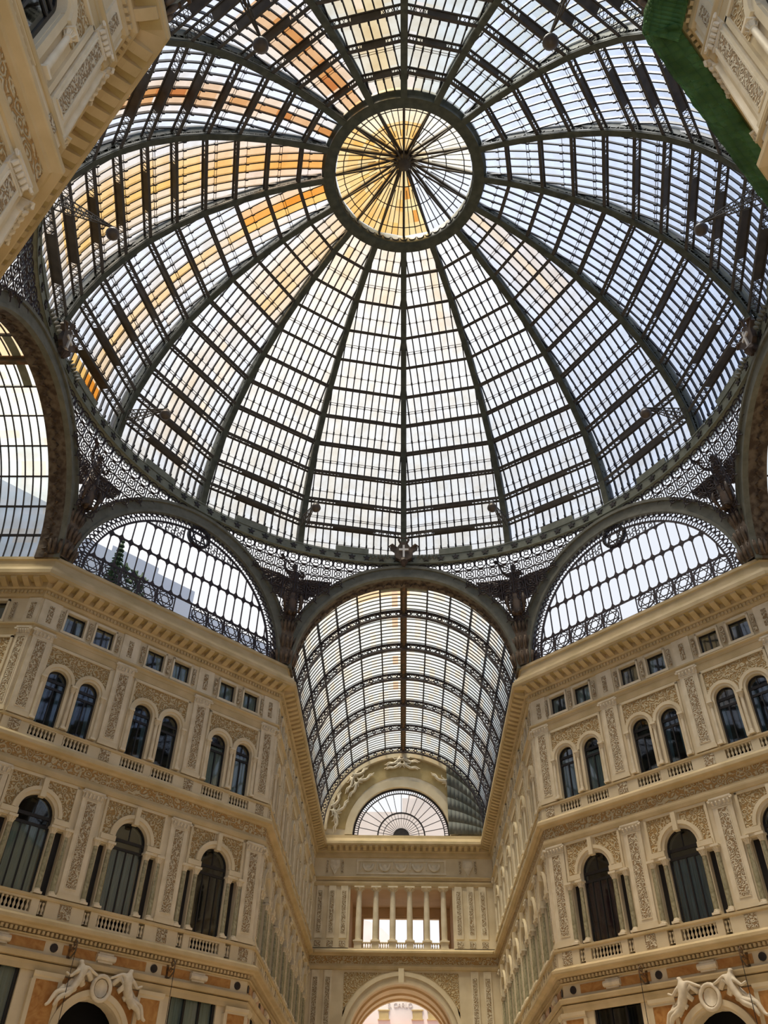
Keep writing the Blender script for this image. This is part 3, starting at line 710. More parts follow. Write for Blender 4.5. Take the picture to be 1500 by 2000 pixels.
bpy.context.view_layer.update()
endwall()
# ---------------------------------------------------------------- sculpted groups over the ground floor arches of the front facades
def wreath(b):
    b.tube([(.42*math.cos(2*PI*i/20),-.22,.46*math.sin(2*PI*i/20)) for i in range(20)],.09,7,closed=True)
    b.plate([(.3*math.cos(2*PI*i/16),.34*math.sin(2*PI*i/16)) for i in range(16)],[],-.2,0)
def swag(s_):
    def f(b):
        for k in range(4):
            p0=Vector((s_*(.5+.32*k),-.15,.25-.25*k)); b.tube([p0,p0+Vector((s_*.28,-.1,.28)),p0+Vector((s_*.5,-.12,.05)),p0+Vector((s_*.35,-.1,-.12))],[.12,.15,.1,.04],6)
    return f
def archportal(F,desc):
    t=thing('portal_sculpture','pale carved figures and wreath above the ground floor arch of the %s'%desc,'sculpture',F@Tr(7.55,-.12,9.05))
    obj('wreath',P('wreath',wreath,STONEW,True),t)
    for sg_ in (-1,1): obj('drapery',P('swag%d'%sg_,swag(sg_),STONEW,True),t)
    for sx in (-1,1):
        o=obj('reclining_figure',fig_mesh(),t); o.matrix_local=Tr(sx*1.25,-.12,-.12)@Matrix.Rotation(sx*.55,4,'Y')@Matrix.Diagonal((sx*1.0,1.5,1.1,1))
    a=thing('portal_arch','cream moulded archivolt of the ground floor arch in the %s'%desc,'arch',F@Tr(7.5,0,7.15))
    m=MB(); m.arch(0,0,1.5,1.62,-.16,0); m.arch(0,0,1.62,1.85,-.26,0); 
    for s_ in (-1,1): 
        x0,x1=sorted((s_*1.5,s_*1.85)); m.box(x0,x1,-.2,0,-7.1,0)
    obj('archivolt',m,a,STONE)
    m=MB(); m.plate([(-2.0,.2),(-2.0,2.1),(2.0,2.1),(2.0,.2)]+[(1.86*math.cos(PI*i/16),1.86*math.sin(PI*i/16)+.001) for i in range(2,15)],[],-.08,0); obj('spandrel_ground',m,a,MARBLE_O)
archportal(F_FL,'left diagonal facade'); archportal(F_FR,'right diagonal facade')
# ---------------------------------------------------------------- wall brackets with hanging cables
def bracket(F,u,label):
    t=thing('wall_lamp_bracket',label,'lamp bracket',F@Tr(u,0,10.24))
    m=MB(); m.tube([(0,0,-.25),(0,-.3,-.3),(0,-.6,-.1),(0,-.62,.25),(0,-.45,.4),(0,-.3,.3),(0,-.38,.15),(0,-.5,.2)],.035,6); m.tube([(0,0,0),(0,-.35,.05),(0,-.6,0)],.03,6)
    m.tube([(0,-.2,-.05),(0,-.3,.12),(0,-.42,.0),(0,-.3,-.08)],.02,5); m.box(-.06,.06,-.03,0,-.35,.35); obj('scroll_arm',m,t,RUST)
    m=MB(); m.tube([(0,-.6,-.05),(0,-.6,-4.2)],.015,5); obj('cable',m,t,IRON_D)
    m=MB(); m.lathe([(.0,-4.15),(.08,-4.2),(.2,-4.3),(.22,-4.75),(.12,-4.95),(0,-5)],10,(0,-.6,0)); obj('lantern',m,t,IRON_D)
for F_,d,us in ((F_FL,'left diagonal facade',(5.9,10.75)),(F_FR,'right diagonal facade',(4.6,9.4))):
    for i,u in enumerate(us): bracket(F_,u,'iron lamp bracket with hanging cable, %s from left, %s'%(ORD[i],d))
# ---------------------------------------------------------------- iron arches
ZC=27.7; RI,RO=7.0,7.95
def archparts():
    def face(b):
        b.arch(0,0,RI,RI+.18,-.35,-.05,0,PI,48); b.arch(0,0,RI+.18,RO-.2,-.25,.3,0,PI,48); b.arch(0,0,RO-.2,RO,-.38,.3,0,PI,48)
    def sof(b): b.arch(0,0,RI+.02,RI+.16,-.05,.95,0,PI,48)
    def rel(b):
        n=70
        for i in range(n):
            a=PI*(i+.5)/n; r=RI; d=Vector((math.cos(a),0,math.sin(a))); t=Vector((-math.sin(a),0,math.cos(a)))
            p=d*(r-.02)+Vector((0,.45,0)); s_=1 if i%2 else -1
            b.tube([p+t*-.12,p+Vector((0,s_*.14,0))-d*.08,p+t*.12],[.03,.07,.03],5)
    return [('arch_band',P('archface',face,IRON_G)),('soffit',P('archsof',sof,SOFFIT)),('foliage_relief',P('archrel',rel,BRONZE))]
AP=archparts()
sides=[('far arm',frame(-T,R,1,0)),('left diagonal lunette',F_FL),('right diagonal lunette',F_FR),('left arm',frame(-R,-T,0,1)),('right arm',frame(R,T,0,-1)),('near left diagonal lunette',F_BL),('near right diagonal lunette',F_BR),('near arm',frame(T,-R,-1,0))]
for d,F_ in sides:
    ln=L if 'diag' in d else 2*T
    put('iron_arch',[q for q in AP if not('diag' in d and q[0]!='arch_band')],'grey green iron arch framing the %s'%d,'arch',F_@Tr(ln/2,0,ZC),'iron arches carrying the dome')
# ---------------------------------------------------------------- lunette windows
def hexagram(b,cx,cz,r,w,y0=-.03,y1=.03):
    for o in (PI/2,-PI/2):
        pts=[Vector((cx+r*math.cos(o+2*PI*k/3),0,cz+r*math.sin(o+2*PI*k/3))) for k in range(3)]
        for k in range(3): b.bar(pts[k],pts[(k+1)%3],w,w,(0,1,0))
def ringxz(b,cx,cz,r,w,n=18): b.arch(cx,cz,r-w/2,r+w/2,-.03,.03,0,2*PI,n)
def lun_grid(b):
    Rg=6.3; s=.62; zr=(.25,1.25,3.25,5.25)
    ys=(-.03,.03)
    for k in range(-9,11):
        x=(k-.5)*s; zt=math.sqrt(max(0,Rg*Rg-x*x))
        if zt>1.25: b.box(x-.032,x+.032,ys[0],ys[1],1.25,zt)
        for a_,c_ in ((1.25,3.25),(3.25,5.25)):    # rounded heads and feet of the panes
            for z_,sg in ((a_,1),(c_,-1)):
                if math.hypot(x,z_)<Rg-.1:
                    for sx in (-1,1):
                        pts=[(x,z_),(x+sx*.26,z_),(x+sx*.16,z_+sg*.07),(x+sx*.08,z_+sg*.15),(x+sx*.03,z_+sg*.28),(x,z_+sg*.28)]
                        b.plate(pts,[],*ys)
    for z in (1.25,3.25,5.25):
        x=math.sqrt(Rg*Rg-z*z); b.box(-x,x,-.04,.04,z-.05,z+.05)
    b.box(-6.9,6.9,-.05,.05,-.12,.0); b.box(-6.4,6.4,-.04,.04,.10,.17)
def lun_stars(b):
    for k in range(11):
        x=(k-5)*1.17
        if k==5: continue
        ringxz(b,x,.72,.50,.055); hexagram(b,x,.72,.47,.045)
        for sx in (-.62,.62): b.box(x+sx-.03,x+sx+.03,-.03,.03,.17,1.25)
        for sx in (-1,1):
            for z in (.3,1.12): ringxz(b,x+sx*.5,z,.1,.03,8)
def lun_fringe(b):
    n=56
    b.arch(0,0,6.93,7.02,-.05,.05,0,PI,56); b.arch(0,0,6.25,6.36,-.05,.05,0,PI,56)
    for i in range(n):
        a=PI*(i+.5)/n; d=Vector((math.cos(a),0,math.sin(a)))
        a2=PI*i/n; d2=Vector((math.cos(a2),0,math.sin(a2)))
        b.bar(d2*6.33,d2*6.75,.035,.04,(0,1,0))
        b.arch(d.x*6.72,d.z*6.72,.11,.17,-.03,.03,0,2*PI,10); b.bar(d*6.36,d*6.58,.05,.05,(0,1,0))
        b.bar(d*6.84,d*6.95,.05,.05,(0,1,0))
def lun_filigree(b):
    for j in range(4):
        for k in range(-8,9):
            x=k*.42+(.21 if j%2 else 0); z=5.5+j*.3
            if math.hypot(x,z)<6.15 and math.hypot(x+.1,z-6.15)>1.0:
                ringxz(b,x,z,.13,.028,8); b.bar((x,0,z+.13),(x+.2,0,z+.28),.025,.03,(0,1,0))
    for k in range(-14,15):
        x=k*.22; 
        if abs(x-.1)>.8 and math.hypot(x,5.3)<6.2: b.bar((x,0,5.3),(x,0,math.sqrt(6.3**2-x*x)),.018,.03,(0,1,0))
def lun_emblem(b):
    b.arch(.1,6.05,.62,.80,-.12,.08,0,2*PI,32); 
    for k in range(24):
        a=2*PI*k/24; b.tube([(.1+.71*math.cos(a),-.16,6.05+.71*math.sin(a)),(.1+.71*math.cos(a),-.05,6.05+.71*math.sin(a))],.06,6)
    hexagram(b,.1,6.05,.6,.07)
def lun_glass(b):
    n=48; b.face([(6.93*math.cos(PI*i/n),.05,6.93*math.sin(PI*i/n)) for i in range(n+1)])
LP=[('mullion_grid',P('lg',lun_grid,IRON_V)),('star_tracery',P('ls',lun_stars,IRON_V)),('scalloped_border',P('lf',lun_fringe,IRON_V)),('scroll_filigree',P('lfi',lun_filigree,IRON_V)),('round_emblem',P('le',lun_emblem,IRON_D)),('pane',P('lgl',lun_glass,CLEAR))]
for d,F_ in sides:
    if 'diag' in d:
        NW[0]+=1; put('window_%d'%NW[0],LP,'great half round lunette window with six pointed star tracery, %s'%d,'window',F_@Tr(L/2,-.12,ZC+.2),None,'structure')
# ---------------------------------------------------------------- dome
PROF=[(18.42,36.75),(18.38,38.77),(18.05,40.75),(17.40,42.9),(16.50,44.95),(15.42,46.80),(14.10,48.48),(12.58,50.0),(10.85,51.33),(9.0,52.50),(6.95,53.47),(5.26,54.05)]
NOR=[]
for i in range(len(PROF)):
    a=PROF[max(0,i-1)]; b_=PROF[min(len(PROF)-1,i+1)]
    t=Vector((b_[0]-a[0],b_[1]-a[1])).normalized(); NOR.append((t.y,-t.x))
def pp(i,d): return (PROF[i][0]+NOR[i][0]*d,PROF[i][1]+NOR[i][1]*d)
DOME=thing('glass_dome','great sixteen ribbed iron and glass dome over the crossing','dome',Matrix.Identity(4))
def rib_mesh(b):
    N=len(PROF); sub=4; pts=[]
    def at(t,d):
        i=min(int(t),N-2); f=t-i; a=pp(i,d); c=pp(i+1,d); return (a[0]*(1-f)+c[0]*f,a[1]*(1-f)+c[1]*f)
    T_=[i/sub for i in range((N-1)*sub+1)]
    for i in range(N-1):
        a,c=at(i,0),at(i+1,0); b.bar((a[0],0,a[1]),(c[0],0,c[1]),.38,.07,(1,0,0))
        a,c=at(i,.9),at(i+1,.9); b.bar((a[0],0,a[1]),(c[0],0,c[1]),.34,.08,(1,0,0))
        for s_ in (-.1,.1):
            q=[at(i,.42),at(i+1,.42),at(i+1,.88),at(i,.88)]; b.face([(x,s_,z) for x,z in q]); 
    n=(N-1)*7
    for k in range(n):
        t0=k*(N-1)/n; t1=(k+1)*(N-1)/n
        a=at(t0,.02 if k%2 else .42); c=at(t1,.42 if k%2 else .02)
        for s_ in (-.15,.15): b.bar((a[0],s_,a[1]),(c[0],s_,c[1]),.03,.05,(0,1,0))
        if k%2==0: a=at(t0,.02); c=at(t0,.42); b.bar((a[0],.15,a[1]),(c[0],.15,c[1]),.03,.05,(0,1,0))
    for s_ in (-.19,.19):
        for i in range(N-1):
            a,c=at(i,.1),at(i+1,.1); b.bar((a[0],s_,a[1]),(c[0],s_,c[1]),.03,.12,(1,0,0))
RIBM=P('rib',rib_mesh,IRON_R)
for k in range(16): obj('rib',RIBM,DOME,M=Rz(PI/2+k*PI/8))
TH=PI/16
def purlin(i):
    b=MB()
    for k in range(16):
        a0=PI/2+k*PI/8; a1=a0+PI/8
        def pt(f,d):
            r,z=pp(i,d); p=Vector((r*math.cos(a0),r*math.sin(a0),z)); q=Vector((r*math.cos(a1),r*math.sin(a1),z)); return p*(1-f)+q*f
        am=(a0+a1)/2; up=Vector((NOR[i][0]*math.cos(am),NOR[i][0]*math.sin(am),NOR[i][1]))
        dep=.52 if i<7 else .42
        b.bar(pt(0,.08),pt(1,.08),.21,.07,up); b.bar(pt(0,.08+dep),pt(1,.08+dep),.13,.08,up)
        b.bar(pt(.3,.08+dep/2),pt(.7,.08+dep/2),.03,dep,up)
        n=8 if i<7 else 5
        for s_ in range(2):
            f0=0 if s_==0 else .7
            for j in range(n):
                u0=f0+.3*j/n; u1=f0+.3*(j+1)/n
                b.bar(pt(u0,.08),pt(u1,.08+dep),.03,.03,up); b.bar(pt(u0,.08+dep),pt(u1,.08),.03,.03,up)
    return b
for i in range(1,11): obj('purlin_ring',purlin(i),DOME,IRON_B)
# panes and glazing bars, bay by bay (bay k lies between rib k and rib k+1, counted leftwards from the far arm)
def tintfun(bay,f,lv,rnd):
    """f 0..1 across the bay, lv 0..1 up the dome; stained glass colours of the individual sheets"""
    blue=(.70,.80,1.0); white=(.90,.94,1.0); cream=(.95,.86,.68); yel=(.90,.58,.20); org=(.82,.31,.04); rust=(.52,.19,.06); grn=(.55,.62,.56)
    def mix(a,b_,t): t=max(0,min(1,t)); return tuple(x*(1-t)+y*t for x,y in zip(a,b_))
    base={0:.40,1:.40,2:.40,3:.22,4:.30,5:.12,6:.30,7:.5,8:.35,9:.05,10:.0,11:.0,12:.05,13:.12,14:.12,15:.30}[bay]
    gr=white if bay in (0,1,14,15) else (mix(blue,white,.6-.5*lv) if bay in (2,13) else (mix(blue,white,.25)))  # ground tint carries the sky's blue and white in the glass colour
    c=mix(gr,cream,base*(.3+1.0*rnd))
    pks={3:[(.55,.20,.72,1.15,org),(.42,.10,0,.62,yel)],4:[(.5,.26,.12,1.0,yel)],5:[(.45,.13,.05,1.0,rust)],6:[(.5,.28,.55,1.0,rust)],7:[(.5,.3,.45,.85,yel)],2:[(.35,.3,.62,.65,yel),(.5,.12,.1,.3,cream)],1:[(.5,.3,.78,.55,yel)],0:[(.5,.3,.80,.35,yel)],15:[(.3,.2,.7,.3,yel)],8:[(.3,.2,.7,.5,yel)],13:[(.4,.3,.6,.45,cream)]}.get(bay,[])
    for cen,wd,l0,st,cc in pks:
        w=math.exp(-((f-cen)/wd)**2)*max(0,min(1,(lv-l0)/.12+.35))*st*(.45+.75*rnd)
        c=mix(c,yel,w*1.2); c=mix(c,cc,(w-.35)*1.7)
        if bay==4 and lv>.62: c=mix(c,org,w*(lv-.55)*2.2)
    if bay in (2,3) and rnd>.55 and .05<lv<.5: c=mix(c,(.97,.68,.32),(rnd-.5)*math.exp(-((f-.35)/.25)**2))
    if bay==3 and lv<.09 and abs(f-.5)<.2: c=yel if rnd<.6 else org
    if bay in (7,8,9) and rnd>.3: c=mix(c,grn,.45)
    return c
GD=.80; BS=.52
def bay_mesh(k):
    pan=MB(); bars=MB(); laps=MB()
    am=PI/2+(k+.5)*PI/8; ca,sa=math.cos(am),math.sin(am)
    def w3(x,r,z): return Vector((r*ca-x*sa,r*sa+x*ca,z))
    ct,tt=math.cos(TH),math.tan(TH)
    cols={}
    for i in range(len(PROF)-1):
        (r0,z0),(r1,z1)=pp(i,GD),pp(i+1,GD); r0*=ct; r1*=ct; w0=r0*tt; w1=r1*tt
        n0=int(w0/BS)+1
        for j in range(-n0,n0):
            xa,xb=j*BS,(j+1)*BS
            cl=lambda x,w:max(-w,min(w,x))
            q=[(cl(xa,w0),r0,z0),(cl(xb,w0),r0,z0),(cl(xb,w1),r1,z1),(cl(xa,w1),r1,z1)]
            if abs(q[0][0]-q[1][0])<.01 and abs(q[2][0]-q[3][0])<.01: continue
            f=(xa+BS/2)/(2*w0)+.5; lv=(i+.5)/11
            key=(j); cols.setdefault(key,random.random()); 
            for half in (0,1):      # two overlapping sheets per opening
                h0,h1=(0,.45) if half==0 else (.45,1)
                def ip(A,B,t): return tuple(A[m]*(1-t)+B[m]*t for m in range(3))
                A,B,C,D=q; qq=[ip(A,D,h0),ip(B,C,h0),ip(B,C,h1),ip(A,D,h1)]
                if random.random()<.12: rr_=random.random()
                else: rr_=.6*cols[key]+.4*random.random()
                pts=[w3(*p) for p in qq]
                if (pts[0]-pts[1]).length<.005: pts=pts[1:]
                elif (pts[2]-pts[3]).length<.005: pts=pts[:3]
                pan.face(pts,tintfun(k,f,lv,rr_))
        nx=int(w0/BS)
        for j in range(-nx,nx+1):
            x=j*BS; t=1.0
            if abs(x)>w1: t=(w0-abs(x))/(w0-w1) if w0>w1 else 1
            if t<.05: continue
            p=w3(x,r0,z0); q_=w3(x,r0+(r1-r0)*t,z0+(z1-z0)*t); up=Vector((NOR[i][0]*ca,NOR[i][0]*sa,NOR[i][1]))
            bars.bar(p-up*.07,q_-up*.07,.078,.14,up)
            if t>.7:
                m=p*.55+q_*.45-up*.1; bars.obox(m,(q_-p).normalized()*.10,(q_-p).cross(up).normalized()*.055,up*.10)
        for t in (.45,.52) if i%2 else (.45,):
            ww=w0*(1-t)+w1*t; a=w3(-ww,r0*(1-t)+r1*t,z0*(1-t)+z1*t); c=w3(ww,r0*(1-t)+r1*t,z0*(1-t)+z1*t); laps.bar(a,c,.03,.03)
    obj('glass_panes',pan,DOME,PANE); obj('glazing_bars',bars,DOME,IRON_D); obj('sheet_laps',laps,DOME,RUST)
for k in range(16): bay_mesh(k)
# oculus ring
def polyring(b,prof,n=64):
    b.lathe(prof,n)
m=MB(); polyring(m,[(5.32,54.0),(5.32,54.5),(5.5,54.6),(5.5,55.1),(4.62,55.1),(4.62,54.15),(4.7,54.0),(5.32,54.0)]); ocr=obj('oculus_ring',m,DOME,IRON_R,True)
m=MB()
for i in range(48):
    a=2*PI*i/48; d=Vector((math.cos(a),math.sin(a),0)); t=Vector((-d.y,d.x,0))
    m.tube([d*4.6+t*(.26*math.cos(PI*j/6))+Vector((0,0,54.75-.3*math.sin(PI*j/6))) for j in range(7)],.035,5)
obj('scalloped_frieze',m,ocr,IRON_B)
# lantern
LZ0,LZ1,LR=55.0,57.3,4.6
m=MB(); m2=MB(); pan=MB()
for i in range(16):
    a=PI/2+PI/8*i; d=Vector((math.cos(a),math.sin(a),0)); p=d*LR+Vector((0,0,LZ0)); q=Vector((0,0,LZ1))+d*.35
    m.bar(p,q,.16,.26,(0,0,1)); m.bar(d*LR+Vector((0,0,LZ0-.15)),Vector((0,0,LZ1-1.0))+d*.35,.10,.10,(0,0,1))
    d2=Vector((math.cos(a+PI/8),math.sin(a+PI/8),0)); p2=d2*LR+Vector((0,0,LZ0)); q2_=Vector((0,0,LZ1))+d2*.35
    for f in (.25,.5,.75):
        u=p*(1-f)+p2*f; v=q*(1-f)+q2_*f
        t_=1 if f==.5 else .62
        m2.bar(u,u*(1-t_)+v*t_,.05,.08)
    deg=math.degrees(a+PI/16)%360
    for j in range(6):
        f0,f1=j/6,(j+1)/6
        for s_ in range(4):
            A=lambda f,g:(p*(1-g)+p2*g)*(1-f)+(q*(1-g)+q2_*g)*f
            rnd=random.random()
            if 100<deg<290: c=(.92,.52+.2*rnd,.14+.25*rnd) if (deg<235 or f0>.3) else (.95,.84,.6)
            elif 60<deg<=100: c=(.93,.66+.2*rnd,.30+.2*rnd) if rnd<.6 else (.8,.36,.08)
            elif deg>=290: c=(.95,.80+.1*rnd,.55+.2*rnd) if f0>.5 else (.93,.92,.86)
            else: c=(.86,.91,1.0) if f0<.7 else (.92,.9,.8)
            pan.face([A(f0,s_/4),A(f0,(s_+1)/4),A(f1,(s_+1)/4),A(f1,s_/4)],c)
for f in (.12,.40,.68):
    rr=LR*(1-f)+.35*f; zz=LZ0*(1-f)+LZ1*f; m2.tube([(rr*math.cos(2*PI*i/32+PI/2),rr*math.sin(2*PI*i/32+PI/2),zz-.05) for i in range(32)],.035,5,closed=True)
lan=obj('lantern',m,DOME,IRON_B); obj('lantern_bars',m2,lan,IRON_D); obj('lantern_panes',pan,lan,PANE)
m=MB(); m.lathe([(0,55.95),(.25,56.0),(.42,56.15),(.5,56.4),(.5,57.2),(.3,57.5),(0,57.55)],20); obj('lantern_boss',m,lan,IRON_B,True)
# base ring with stars
m=MB(); m.lathe([(18.28,36.02),(18.28,36.66),(18.36,36.7),(18.9,36.75),(19.2,36.4),(18.6,35.9),(18.28,36.02)],128); m.lathe([(18.22,36.62),(18.22,36.70),(18.32,36.74)],128); m.lathe([(18.22,35.96),(18.22,36.04),(18.34,36.04)],128)
ring=obj('star_ring',m,None,IRON_S); tag(ring,'grey green iron ring with bronze stars round the foot of the dome','ring beam')
def star(b):
    pts=[]
    for k in range(10):
        r=.27 if k%2==0 else .11; a=PI/2+PI*k/5; pts.append((r*math.cos(a),r*math.sin(a)))
    b.plate(pts,[],-.05,0)
SM=P('star',star,IRON_D)
n=112; cnt=0
for i in range(n):
    a=2*PI*(i+.5)/n
    if abs(((a+PI/2+PI)%(2*PI))-PI)<12.5*PI/n: continue
    if cnt>=100: break
    cnt+=1; obj('star',SM,ring,M=Matrix.Translation((18.26*math.cos(a),18.26*math.sin(a),36.33))@Rz(a-PI/2))
VB=P('ventbox',lambda b:b.box(-1.15,1.15,-.08,.08,-.24,.24),IRON_S)
for k in range(16):
    am=PI/2+(k+.5)*PI/8; obj('vent_box',VB,ring,M=Tr(18.35*math.cos(am),18.35*math.sin(am),36.95)@Rz(am-PI/2))
# crown emblems over the four arms
def emb(b):
    b.plate([(-.55,-.5),(.0,-.8),(.55,-.5),(.65,.1),(.95,.35),(.9,.55),(.45,.42),(.3,.7),(0,.9),(-.3,.7),(-.45,.42),(-.9,.55),(-.95,.35),(-.65,.1)],[],-.25,0)
    for s_ in (-1,1): b.tube([(s_*.2,-.2,.75),(s_*.35,-.3,1.05),(s_*.15,-.3,1.25),(0,-.3,1.1)],[.08,.09,.07,.03],7); b.tube([(s_*.5,-.2,.4),(s_*.8,-.3,.6),(s_*1.05,-.25,.45),(s_*.9,-.25,.3)],[.08,.09,.06,.03],7)
    b.tube([(0,-.1,-.7),(0,-.4,-1.0),(0,-.3,-1.3)],[.3,.25,.1],8)
def cross(b): b.box(-.07,.07,-.34,-.25,-.5,.55); b.box(-.33,.33,-.34,-.25,.10,.24)
def foli(b):
    for s_ in (-1,1):
        for k in range(6):
            x=s_*(.9+.25*k); b.tube([(x,-.1,-.5),(x+s_*.08,-.22,-.35+.05*(k%2)),(x+s_*.2,-.1,-.55)],[.05,.12,.04],6)
EP=[('shield',P('emb',emb,BRONZE)),('cross',P('cross',cross,WHITE)),('foliage',P('efol',foli,IRON_G))]
for d,F_ in (sides[0],sides[3],sides[4]):
    put('crown_emblem',EP,'brown shield emblem with white cross at the crown of the %s arch'%d,'emblem',F_@Tr(T,-.35,36.65),'crown emblems')
# ---------------------------------------------------------------- pendentives, pedestals, angels at the eight corners
def pend_surface(th,z):
    """th: angle from the corner direction; between the octagon and the round ring"""
    g=PI/8-abs(th); ro=R/math.cos(g); t=max(0,min(1,(z-28)/8.1)); return ro*(1-t)+18.45*t
def pend_pt(th,z,d=0):
    r=pend_surface(th,z)+d; return Vector((r*math.cos(th),r*math.sin(th),z))
def arch_z(th):
    g=PI/8-abs(th); x=R*math.tan(g)
    return ZC+math.sqrt(max(0,RO*RO-x*x)) if x<RO else ZC
def pend_ok(th,z): return abs(th)<=PI/8 and z<=36.0 and z>=arch_z(th)-.25
def ribbon(b,pts,w=.04):
    for p,q in zip(pts[:-1],pts[1:]): b.bar(p,q,w,w,(p+q)*.5)
def pend_fil(b):
    st=.80/18.6; zr=[36.0,35.2,34.5,33.8,33.1,32.4,31.7,31.0,30.3]
    for i in range(-9,10):
        th=i*st
        if abs(th)>PI/8: continue
        z0=max(30.0,arch_z(th)-.1)
        if z0<36: ribbon(b,[pend_pt(th,z0+(36-z0)*k/6) for k in range(7)],.06)
    for z in zr[1:]:
        run=[]
        for i in range(-60,62):
            th=i*PI/8/60
            if i<61 and pend_ok(th,z): run.append(pend_pt(th,z))
            else:
                if len(run)>1: ribbon(b,run[::2]+[run[-1]],.055)
                run=[]
    for row in range(len(zr)-1):
        zc_=(zr[row]+zr[row+1])/2; rr=.37 if row==0 else .27
        for i in range(-9,10):
            th=(i+.5)*st
            if not pend_ok(th,zc_-rr*.5): continue
            q2=lambda r_,a_:pend_pt(th+r_*math.cos(a_)/18.6,zc_+r_*math.sin(a_),-.03)
            ribbon(b,[q2(rr,2*PI*k/14) for k in range(15)],.055)
            ribbon(b,[q2(rr*.4,2*PI*k/8) for k in range(9)],.05)
            for k in range(4):
                a0=PI/4+PI/2*k; ribbon(b,[q2(rr*.4,a0),q2(rr,a0)],.04)
                if row>0: ribbon(b,[q2(rr,a0),q2(.50,a0)],.045)
PENM=P('pend',pend_fil,IRON_V)
def ped(b):
    # local frame: x outward along the corner diagonal
    secs=[(27.9,.50,.74),(28.6,.52,.72),(29.6,.52,.66),(30.6,.46,.54),(31.2,.46,.5),(31.4,.56,.6),(31.5,.5,.55)]
    n=14; base=len(b.v)
    for z,rx,ry in secs:
        for k in range(n):
            a=2*PI*k/n; b.v.append((19.85+rx*math.cos(a),ry*math.sin(a),z))
    for i in range(len(secs)-1):
        for k in range(n): b.f.append((base+i*n+k,base+i*n+(k+1)%n,base+(i+1)*n+(k+1)%n,base+(i+1)*n+k)); b.c.append(None)
    for k in range(9):
        a=PI/2+PI*k/8; o=Vector((math.cos(a),math.sin(a)*1.2,0))
        for z,rr in ((30.7,.44),(29.5,.50),(28.4,.56)):
            p=Vector((19.85,0,z))+o*rr*(1 if z>30 else 1.08)
            b.tube([p-Vector((0,0,.45)),p+o*.07,p+o*.16+Vector((0,0,.35)),p+o*.2+Vector((0,0,.2))],[.06,.11,.08,.03],6)
def robe(b):
    n=20; base=len(b.v); secs=[(0,.30,.34),(.25,.33,.38),(.9,.31,.36),(1.5,.33,.35),(1.9,.28,.33),(2.15,.22,.26),(2.5,.25,.32),(2.75,.2,.30)]
    for j,(z,rx,ry) in enumerate(secs):
        for k in range(n):
            a=2*PI*k/n; f=1+(.10*math.sin(a*7+j*.3) if z<2 else 0); b.v.append((rx*f*math.cos(a)-.05*z*.2,ry*f*math.sin(a),z))
    for i in range(len(secs)-1):
        for k in range(n): b.f.append((base+i*n+k,base+i*n+(k+1)%n,base+(i+1)*n+(k+1)%n,base+(i+1)*n+k)); b.c.append(None)
    b.f.append(tuple(base+k for k in range(n))[::-1]); b.c.append(None)
    for sy in (-.16,.16): b.tube([(-.2,sy,.02),(-.42,sy,-.02),(-.55,sy,-.04)],[.1,.09,.05],7)
    b.tube([(-.25,-.4,.1),(-.4,-.5,.8),(-.25,-.45,1.6)],[.05,.14,.05],6); b.tube([(-.2,.4,.2),(-.38,.5,.9),(-.2,.4,1.7)],[.05,.12,.05],6)
def wing(sg):
    def f(b):
        prof=[(0,.15),(.5,.42),(1.1,.62),(1.7,.78),(2.35,1.0),(2.2,.62),(2.05,.5),(1.95,.2),(1.75,.12),(1.62,-.15),(1.4,-.2),(1.25,-.5),(1.05,-.5),(.9,-.85),(.7,-.85),(.5,-1.1),(.2,-.95),(0,-.5)]
        n=len(prof); Y=lambda x:(.12+x)*sg; X=lambda x:.22+.14*x
        fr=[(X(x)-.04,Y(x),2.35+z) for x,z in prof]; bk=[(X(x)+.05,Y(x),2.35+z) for x,z in prof]
        vv=[Vector((x,z,0)) for x,z in prof]; tri=tessellate_polygon([vv]); o=len(b.v); b.v+=fr+bk
        for t in tri: b.f.append((o+t[0],o+t[1],o+t[2])); b.c.append(None); b.f.append((o+n+t[2],o+n+t[1],o+n+t[0])); b.c.append(None)
        for i in range(n): b.f.append((o+i,o+(i+1)%n,o+n+(i+1)%n,o+n+i)); b.c.append(None)
        for k,(x1,z1) in enumerate([(2.3,.85),(2.12,.52),(1.85,.15),(1.5,-.18),(1.15,-.5),(.8,-.85),(.4,-1.05)]):   # long flight feathers
            x0=.25+.12*(6-k); z0=.25-.0*k+.03*(6-k)
            b.tube([(X(x0)-.08,Y(x0),2.35+z0),(X((x0+x1)/2)-.09,Y((x0+x1)/2),2.35+(z0+z1)/2+.04),(X(x1)-.05,Y(x1),2.35+z1)],[.04,.075,.02],5)
        b.tube([(X(x)-.06,Y(x),2.35+z-.06) for x,z in prof[:5]],[.12,.11,.09,.07,.03],6)
        for k in range(7):
            x=.3+.26*k; z=.18+.09*k; b.tube([(X(x)-.1,Y(x),2.35+z),(X(x)-.08,Y(x+.1),2.35+z-.28)],[.075,.02],5)
    return f
def angel_body():
    V=[(0,0,2.0),(0,0,2.45),(0,0,2.85),(-.03,0,3.08),(-.06,0,3.25),(-.08,0,3.42),
       (0,.34,2.85),(-.15,.62,3.05),(-.3,.72,3.42),(-.32,.70,3.52),
       (0,-.34,2.85),(-.2,-.55,2.6),(-.42,-.42,2.75),(-.5,-.38,2.8)]
    E=[(0,1),(1,2),(2,3),(3,4),(4,5),(2,6),(6,7),(7,8),(8,9),(2,10),(10,11),(11,12),(12,13)]
    r=[.2,.2,.22,.08,.15,.12,.12,.085,.06,.05,.12,.085,.06,.05]
    return skin_mesh('angel_body',V,E,r,BRONZE)
ABM=angel_body()
def ahair(b): b.lathe([(0,.22),(.1,.2),(.17,.08),(.18,-.05),(.12,-.16)],12,(-.03,0,3.34))
